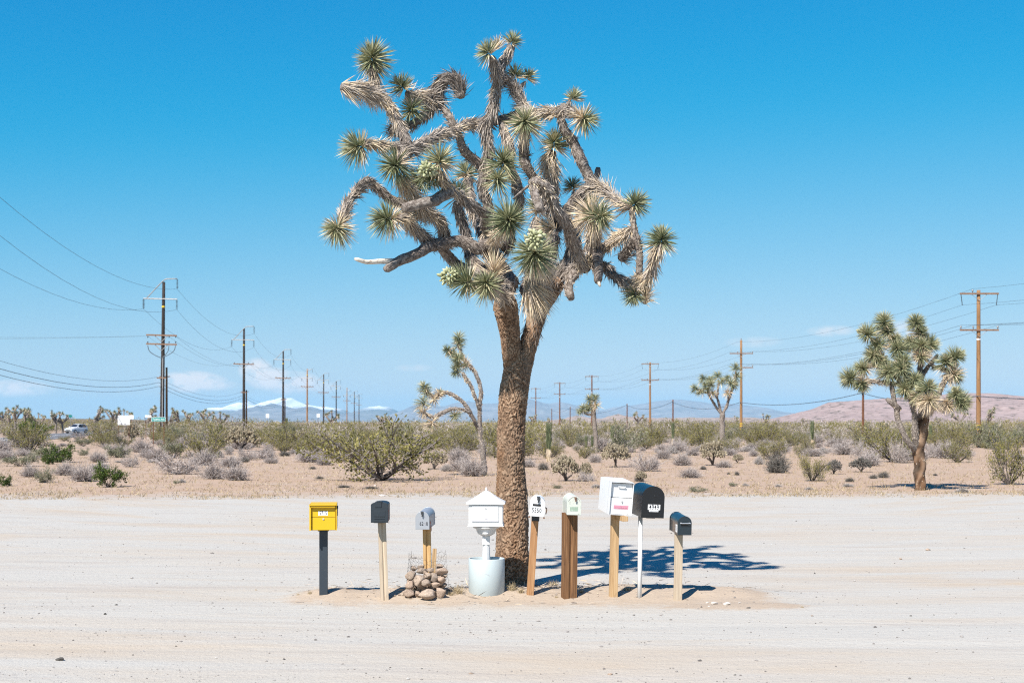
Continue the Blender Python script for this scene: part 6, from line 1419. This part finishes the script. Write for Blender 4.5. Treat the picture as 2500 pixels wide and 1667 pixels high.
for dz in (0, .55): wire('power_line', [(LX(184) - 1.75, 183.7, 13.1), (-118, 170 - dz * 4, 14.6 + dz)], 1.5, .011, 'thin conductor leaving the double-armed dark pole across the road', lg)
RX = lambda Y: 48.6 - .092 * Y
rpoles = [44, 115.7, 192, 257, 328, 387, 447]
for k, Y in enumerate(rpoles):
    x = RX(Y); lbl = {1: 'brown wooden utility pole with two crossarms right of the forked Joshua tree', 2: 'yellow-brown utility pole with high pin top beside the bushy Joshua tree'}.get(k, 'brown wooden utility pole with two crossarms, %s along the line from the lot' % ORD[k])
    t = thing('utility_pole', (x, Y, H1(x, Y)), lbl, 'utility pole', 'wooden utility poles of the right-hand line')
    hh = 12.75 if k != 2 else 13.0; pole_part(t, hh, .20, .145, 'pole_brown' if k < 4 else 'pole_red')
    zt, zb = (12.45, 9.5) if k != 2 else (11.2, 9.3)
    bar(t, 'crossarm', (-1.58, -.2, zt), (1.58, -.2, zt), .12, 'crossarm'); bar(t, 'crossarm', (-1.58 if k != 2 else -.1, -.2, zb), (1.58, -.2, zb), .12, 'crossarm')
    for zc in (zt, zb):
        bar(t, 'brace', (-.7, -.2, zc), (0, -.2, zc - .55), .018, 'steel', True); bar(t, 'brace', (.7, -.2, zc), (0, -.2, zc - .55), .018, 'steel', True)
    if k != 2:
        for s_ in (-1, 1): mb = MB(); top = np.array([s_ * 1.5, -.2, zt]); tube(mb, np.stack([top, top + [-s_ * .12, 0, -.95]]), [.03, .03], 6); part('hanging_insulator', mb, 'darkmetal', t)
        pin(t, (-.55, -.2, zt + .06))
    else: pin(t, (0, 0, hh)); pin(t, (-.5, -.2, zt + .05)); pin(t, (1.5, -.2, zt + .05))
    for xx in (-1.5, 1.5, -.5): 
        if not (k == 2 and xx < 0): pin(t, (xx, -.2, zb + .06))
    mb = MB(); lathe(mb, [(.165, -.06), (.175, -.05), (.175, .05), (.165, .06)], 14, (0, 0, 8.75)); part('band', mb, 'sticker', t)
    if k in (1, 2):
        mb = MB(); 
        for zz_ in (1.0, 1.45, 1.75): lathe(mb, [(.19, -.06), (.203, -.05), (.203, .05), (.19, .06)], 14, (0, 0, zz_))
        part('yellow_marker', mb, 'yellowmark', t)
rg = 'wires of the right-hand pole line'
for dx, z_ in ((-1.38, 11.5), (1.38, 11.5), (-.55, 12.8)): wire('power_line', [(RX(Y) + dx, Y - .2, z_) for Y in rpoles], 1.3, .010, 'thin conductor hanging from the top crossarms of the brown poles', rg)
for dx, z_ in ((-1.5, 9.85), (1.5, 9.85), (-.5, 9.85)): wire('power_line', [(RX(Y) + dx, Y - .2, z_) for Y in rpoles], 1.3, .011, 'thin conductor on the lower crossarms of the brown poles', rg)
tps = [(2107, 152, 5.45), (1643, 250, 5.9), (1531, 310, 6.05), (1392, 400, 6.3), (1347, 450, 6.2)]; tpt = []
for (px, Y, h) in tps:
    x = (px - 1250) / F * Y; t = thing('telephone_pole', (x, Y, H1(x, Y)), 'short reddish telephone pole carrying a single thick cable' + (' beside the forked Joshua tree' if px == 2107 else ' in the distance, %s along its cable' % ORD[len(tpt)]), 'utility pole', 'short reddish telephone poles'); pole_part(t, h, .14, .11, 'pole_red'); tpt.append((x - .14, Y - .1, h - .35))
    mb = MB(); box(mb, (-.1, -.13, h - .35), (.10, .12, .18)); part('cable_clamp', mb, 'darkmetal', t)
tpath = [(44.5, 44, 5.6), (RX(115.7) - .17, 115.6, 4.1), tpt[0], (RX(192) - .17, 191.9, 4.65)] + tpt[1:]
wire('telephone_cable', tpath, 1.6, .036, 'thick black telephone cable drooping across the scrub between short reddish poles', None, 18)

# ------------------------------------------------------------------ signs
def sign(px, pyc, Y, w, h, mat, posts, label, bottom=None, name='road_sign', yaw=0, edge=None, postmat='pole_red', pw=.05):
    x = (px - 1250) / F * Y; g0 = H1(x, Y); zc = zat(pyc, Y) - g0
    t = thing(name, (x, Y, g0), label, 'sign', None, (0, 0, R(yaw)))
    for xx in posts: mb = MB(); box(mb, (xx, .05, (zc + h * .45) / 2 - .1), (pw, pw, zc + h * .45 + .2)); part('post', mb, postmat, t)
    mb = MB(); box(mb, (0, 0, zc), (w, .02, h)); pn = part('panel', mb, edge or mat, t, .003)
    if edge: mb = MB(); box(mb, (0, -.012, zc), (w - .045, .006, h - .045)); part('panel_face', mb, mat, t)
    return t, zc
t, zc = sign(387, 1023.5, 112, 1.14, .34, 'signgreen', (-.42, .42), 'green street name sign with white letters on thin posts', edge='sticker', name='street_sign', pw=.05)
text_mesh('Twelve Ave', .21, M['sticker'], t, (0, -.017, zc), sx=.95, name='lettering')
t, zc = sign(302, 1025.5, 150, 1.26, 1.0, 'white', (-.55, .55), 'large white notice board standing in the scrub near the street sign', name='notice_board')
mb = MB(); rs = np.random.default_rng(8)
for (x0, x1, zz_) in ((-.45, .4, .30), (-.5, .45, .12), (-.4, .35, -.06)):
    x_ = x0
    while x_ < x1: wd_ = rs.uniform(.04, .12); box(mb, (x_, -.012, zc + zz_), (wd_, .003, .025)); x_ += wd_ + .05
part('lettering', mb, 'greyink', t)
mb = MB(); 
for k in range(6): box(mb, (-.34 + .07 * k + (.2 if k > 2 else 0), -.012, zc - .40 + .03 * (k % 2)), (.09, .003, .10 + .04 * ((k * 7) % 3)), (0, .5 * (-1) ** k, 0))
part('emblem', mb, 'fadedink', t)
sign(321.5, 1018, 153, .42, .42, 'white', (0,), 'small white sign on a dark post beside the notice board')
sign(362, 1016, 170, .75, .28, 'white', (-.3, .3), 'low white sign on two brown posts behind the street sign')
sign(172, 1015.5, 230, .52, .36, 'signgreen', (0,), 'small green street sign on a pole near the white car', name='street_sign', postmat='steel', yaw=25)
sign(653, 1015, 330, .75, .9, 'white', (0,), 'white rectangular road sign left of the third transmission pole')
sign(777, 1014, 330, .72, .8, 'white', (0,), 'white road sign among the far transmission poles')
sign(84, 1042, 215, .35, .35, 'white', (0,), 'small white marker post sign by the road')

# ------------------------------------------------------------------ white car coming along the road
cy_ = 250.0; cx_ = (187 - 1250) / F * cy_
car = thing('parked_car', (cx_, cy_, H1(cx_, cy_) + .05), 'white crossover car driving on the asphalt road past the scrub', 'car', None, (0, 0, R(-24)))
car.name = 'car'
def loft(mb, secs):
    n = len(secs[0]); V = np.concatenate([np.array(s_) for s_ in secs]); k = len(secs); i = np.arange(k - 1)[:, None] * n; j = np.arange(n)[None]; jn = (j + 1) % n
    Q = np.stack([i + j, i + jn, i + n + jn, i + n + j], -1).reshape(-1, 4); T = [(0, q + 1, q) [::1] for q in range(1, n - 1)] + [((k - 1) * n, (k - 1) * n + q, (k - 1) * n + q + 1) for q in range(1, n - 1)]; mb.add(V, T, Q)
def sec(y, zt, w, zb=.25):
    return [(-w * .92, y, zb), (-w, y, zb + .2), (-w, y, zt * .72), (-w * .93, y, zt - .04), (-w * .8, y, zt), (w * .8, y, zt), (w * .93, y, zt - .04), (w, y, zt * .72), (w, y, zb + .2), (w * .92, y, zb)]
mb = MB(); loft(mb, [sec(-2.25, .72, .74, .32), sec(-2.15, .86, .84), sec(-1.6, .98, .9), (sec(-.95, 1.06, .91)), sec(0, 1.05, .92), sec(1.4, 1.08, .91), sec(2.1, 1.06, .86), sec(2.2, .9, .8, .35)]); part('body', mb, 'carpaint', car, .02)
mb = MB(); loft(mb, [[(-.80, -.95, 1.03), (.80, -.95, 1.03), (.80, -.93, 1.05), (-.80, -.93, 1.05)], [(-.80, -.85, 1.0), (.80, -.85, 1.0), (.78, -.85, 1.08), (-.78, -.85, 1.08)], [(-.82, -.2, 1.0), (.82, -.2, 1.0), (.62, -.2, 1.56), (-.62, -.2, 1.56)], [(-.83, .6, 1.0), (.83, .6, 1.0), (.62, .6, 1.63), (-.62, .6, 1.63)], [(-.82, 1.5, 1.0), (.82, 1.5, 1.0), (.60, 1.5, 1.58), (-.60, 1.5, 1.58)], [(-.78, 2.05, 1.0), (.78, 2.05, 1.0), (.6, 1.9, 1.2), (-.6, 1.9, 1.2)]]); part('cabin', mb, 'carpaint', car, .02)
def quad(p, mat, name, off=.006):
    P = np.array(p, float); nn = unit(np.cross(P[1] - P[0], P[3] - P[0])); mb = MB(); mb.add(np.vstack([P + nn * off, P - nn * .01]), None, [(0, 1, 2, 3), (7, 6, 5, 4), (0, 4, 5, 1), (1, 5, 6, 2), (2, 6, 7, 3), (3, 7, 4, 0)]); return part(name, mb, mat, car)
quad([(-.70, -.80, 1.10), (.70, -.80, 1.10), (.57, -.24, 1.52), (-.57, -.24, 1.52)], 'glass', 'windshield', .03)
for s_ in (-1, 1):
    p = [(s_ * .81, -.62, 1.08), (s_ * .825, .55, 1.08), (s_ * .66, .5, 1.54), (s_ * .66, -.12, 1.50)]; quad(p if s_ > 0 else p[::-1], 'glass', 'side_window', .02)
    p = [(s_ * .825, .65, 1.08), (s_ * .815, 1.55, 1.1), (s_ * .66, 1.4, 1.5), (s_ * .66, .62, 1.54)]; quad(p if s_ > 0 else p[::-1], 'glass', 'side_window', .02)
    mb = MB(); box(mb, (s_ * .62, -2.17, .78), (.34, .12, .15), (0, 0, s_ * .25)); part('headlight', mb, 'chrome', car, .02)
    mb = MB(); box(mb, (s_ * 1.0, -.62, 1.12), (.2, .12, .14)); part('mirror', mb, 'carpaint', car, .02)
    for yy in (-1.38, 1.35):
        mb = MB(); tube(mb, [(s_ * .72, yy, .34), (s_ * .935, yy, .34)], [.34, .34], 20); wh = part('wheel', mb, 'tyre', car, .02); mb = MB(); tube(mb, [(s_ * .93, yy, .34), (s_ * .95, yy, .34)], [.2, .17], 14); part('rim', mb, 'chrome', wh)
mb = MB(); box(mb, (0, -2.23, .64), (.95, .06, .18)); part('grille', mb, 'blackmatte', car, .01)
mb = MB(); box(mb, (0, -2.22, .40), (1.5, .10, .16)); part('bumper', mb, 'blackmatte', car, .02)

# ------------------------------------------------------------------ air
HZ = True
if HZ:
    mb = MB(); box(mb, (0, 16000, 250), (40000, 34000, 520)); hz = mb.build('haze', None)
    m = bpy.data.materials.new('haze_air'); m.use_nodes = True; nt = m.node_tree; nt.nodes.remove(nt.nodes['Principled BSDF'])
    pv = nt.nodes.new('ShaderNodeVolumePrincipled'); pv.inputs['Color'].default_value = (.28, .60, .86, 1); pv.inputs['Density'].default_value = 3.2e-5; pv.inputs['Anisotropy'].default_value = 0.0
    nt.links.new(pv.outputs[0], nt.nodes['Material Output'].inputs['Volume']); hz.data.materials.append(m); tag(hz, 'clear desert air fading the far mountains to blue', 'haze', kind='stuff')
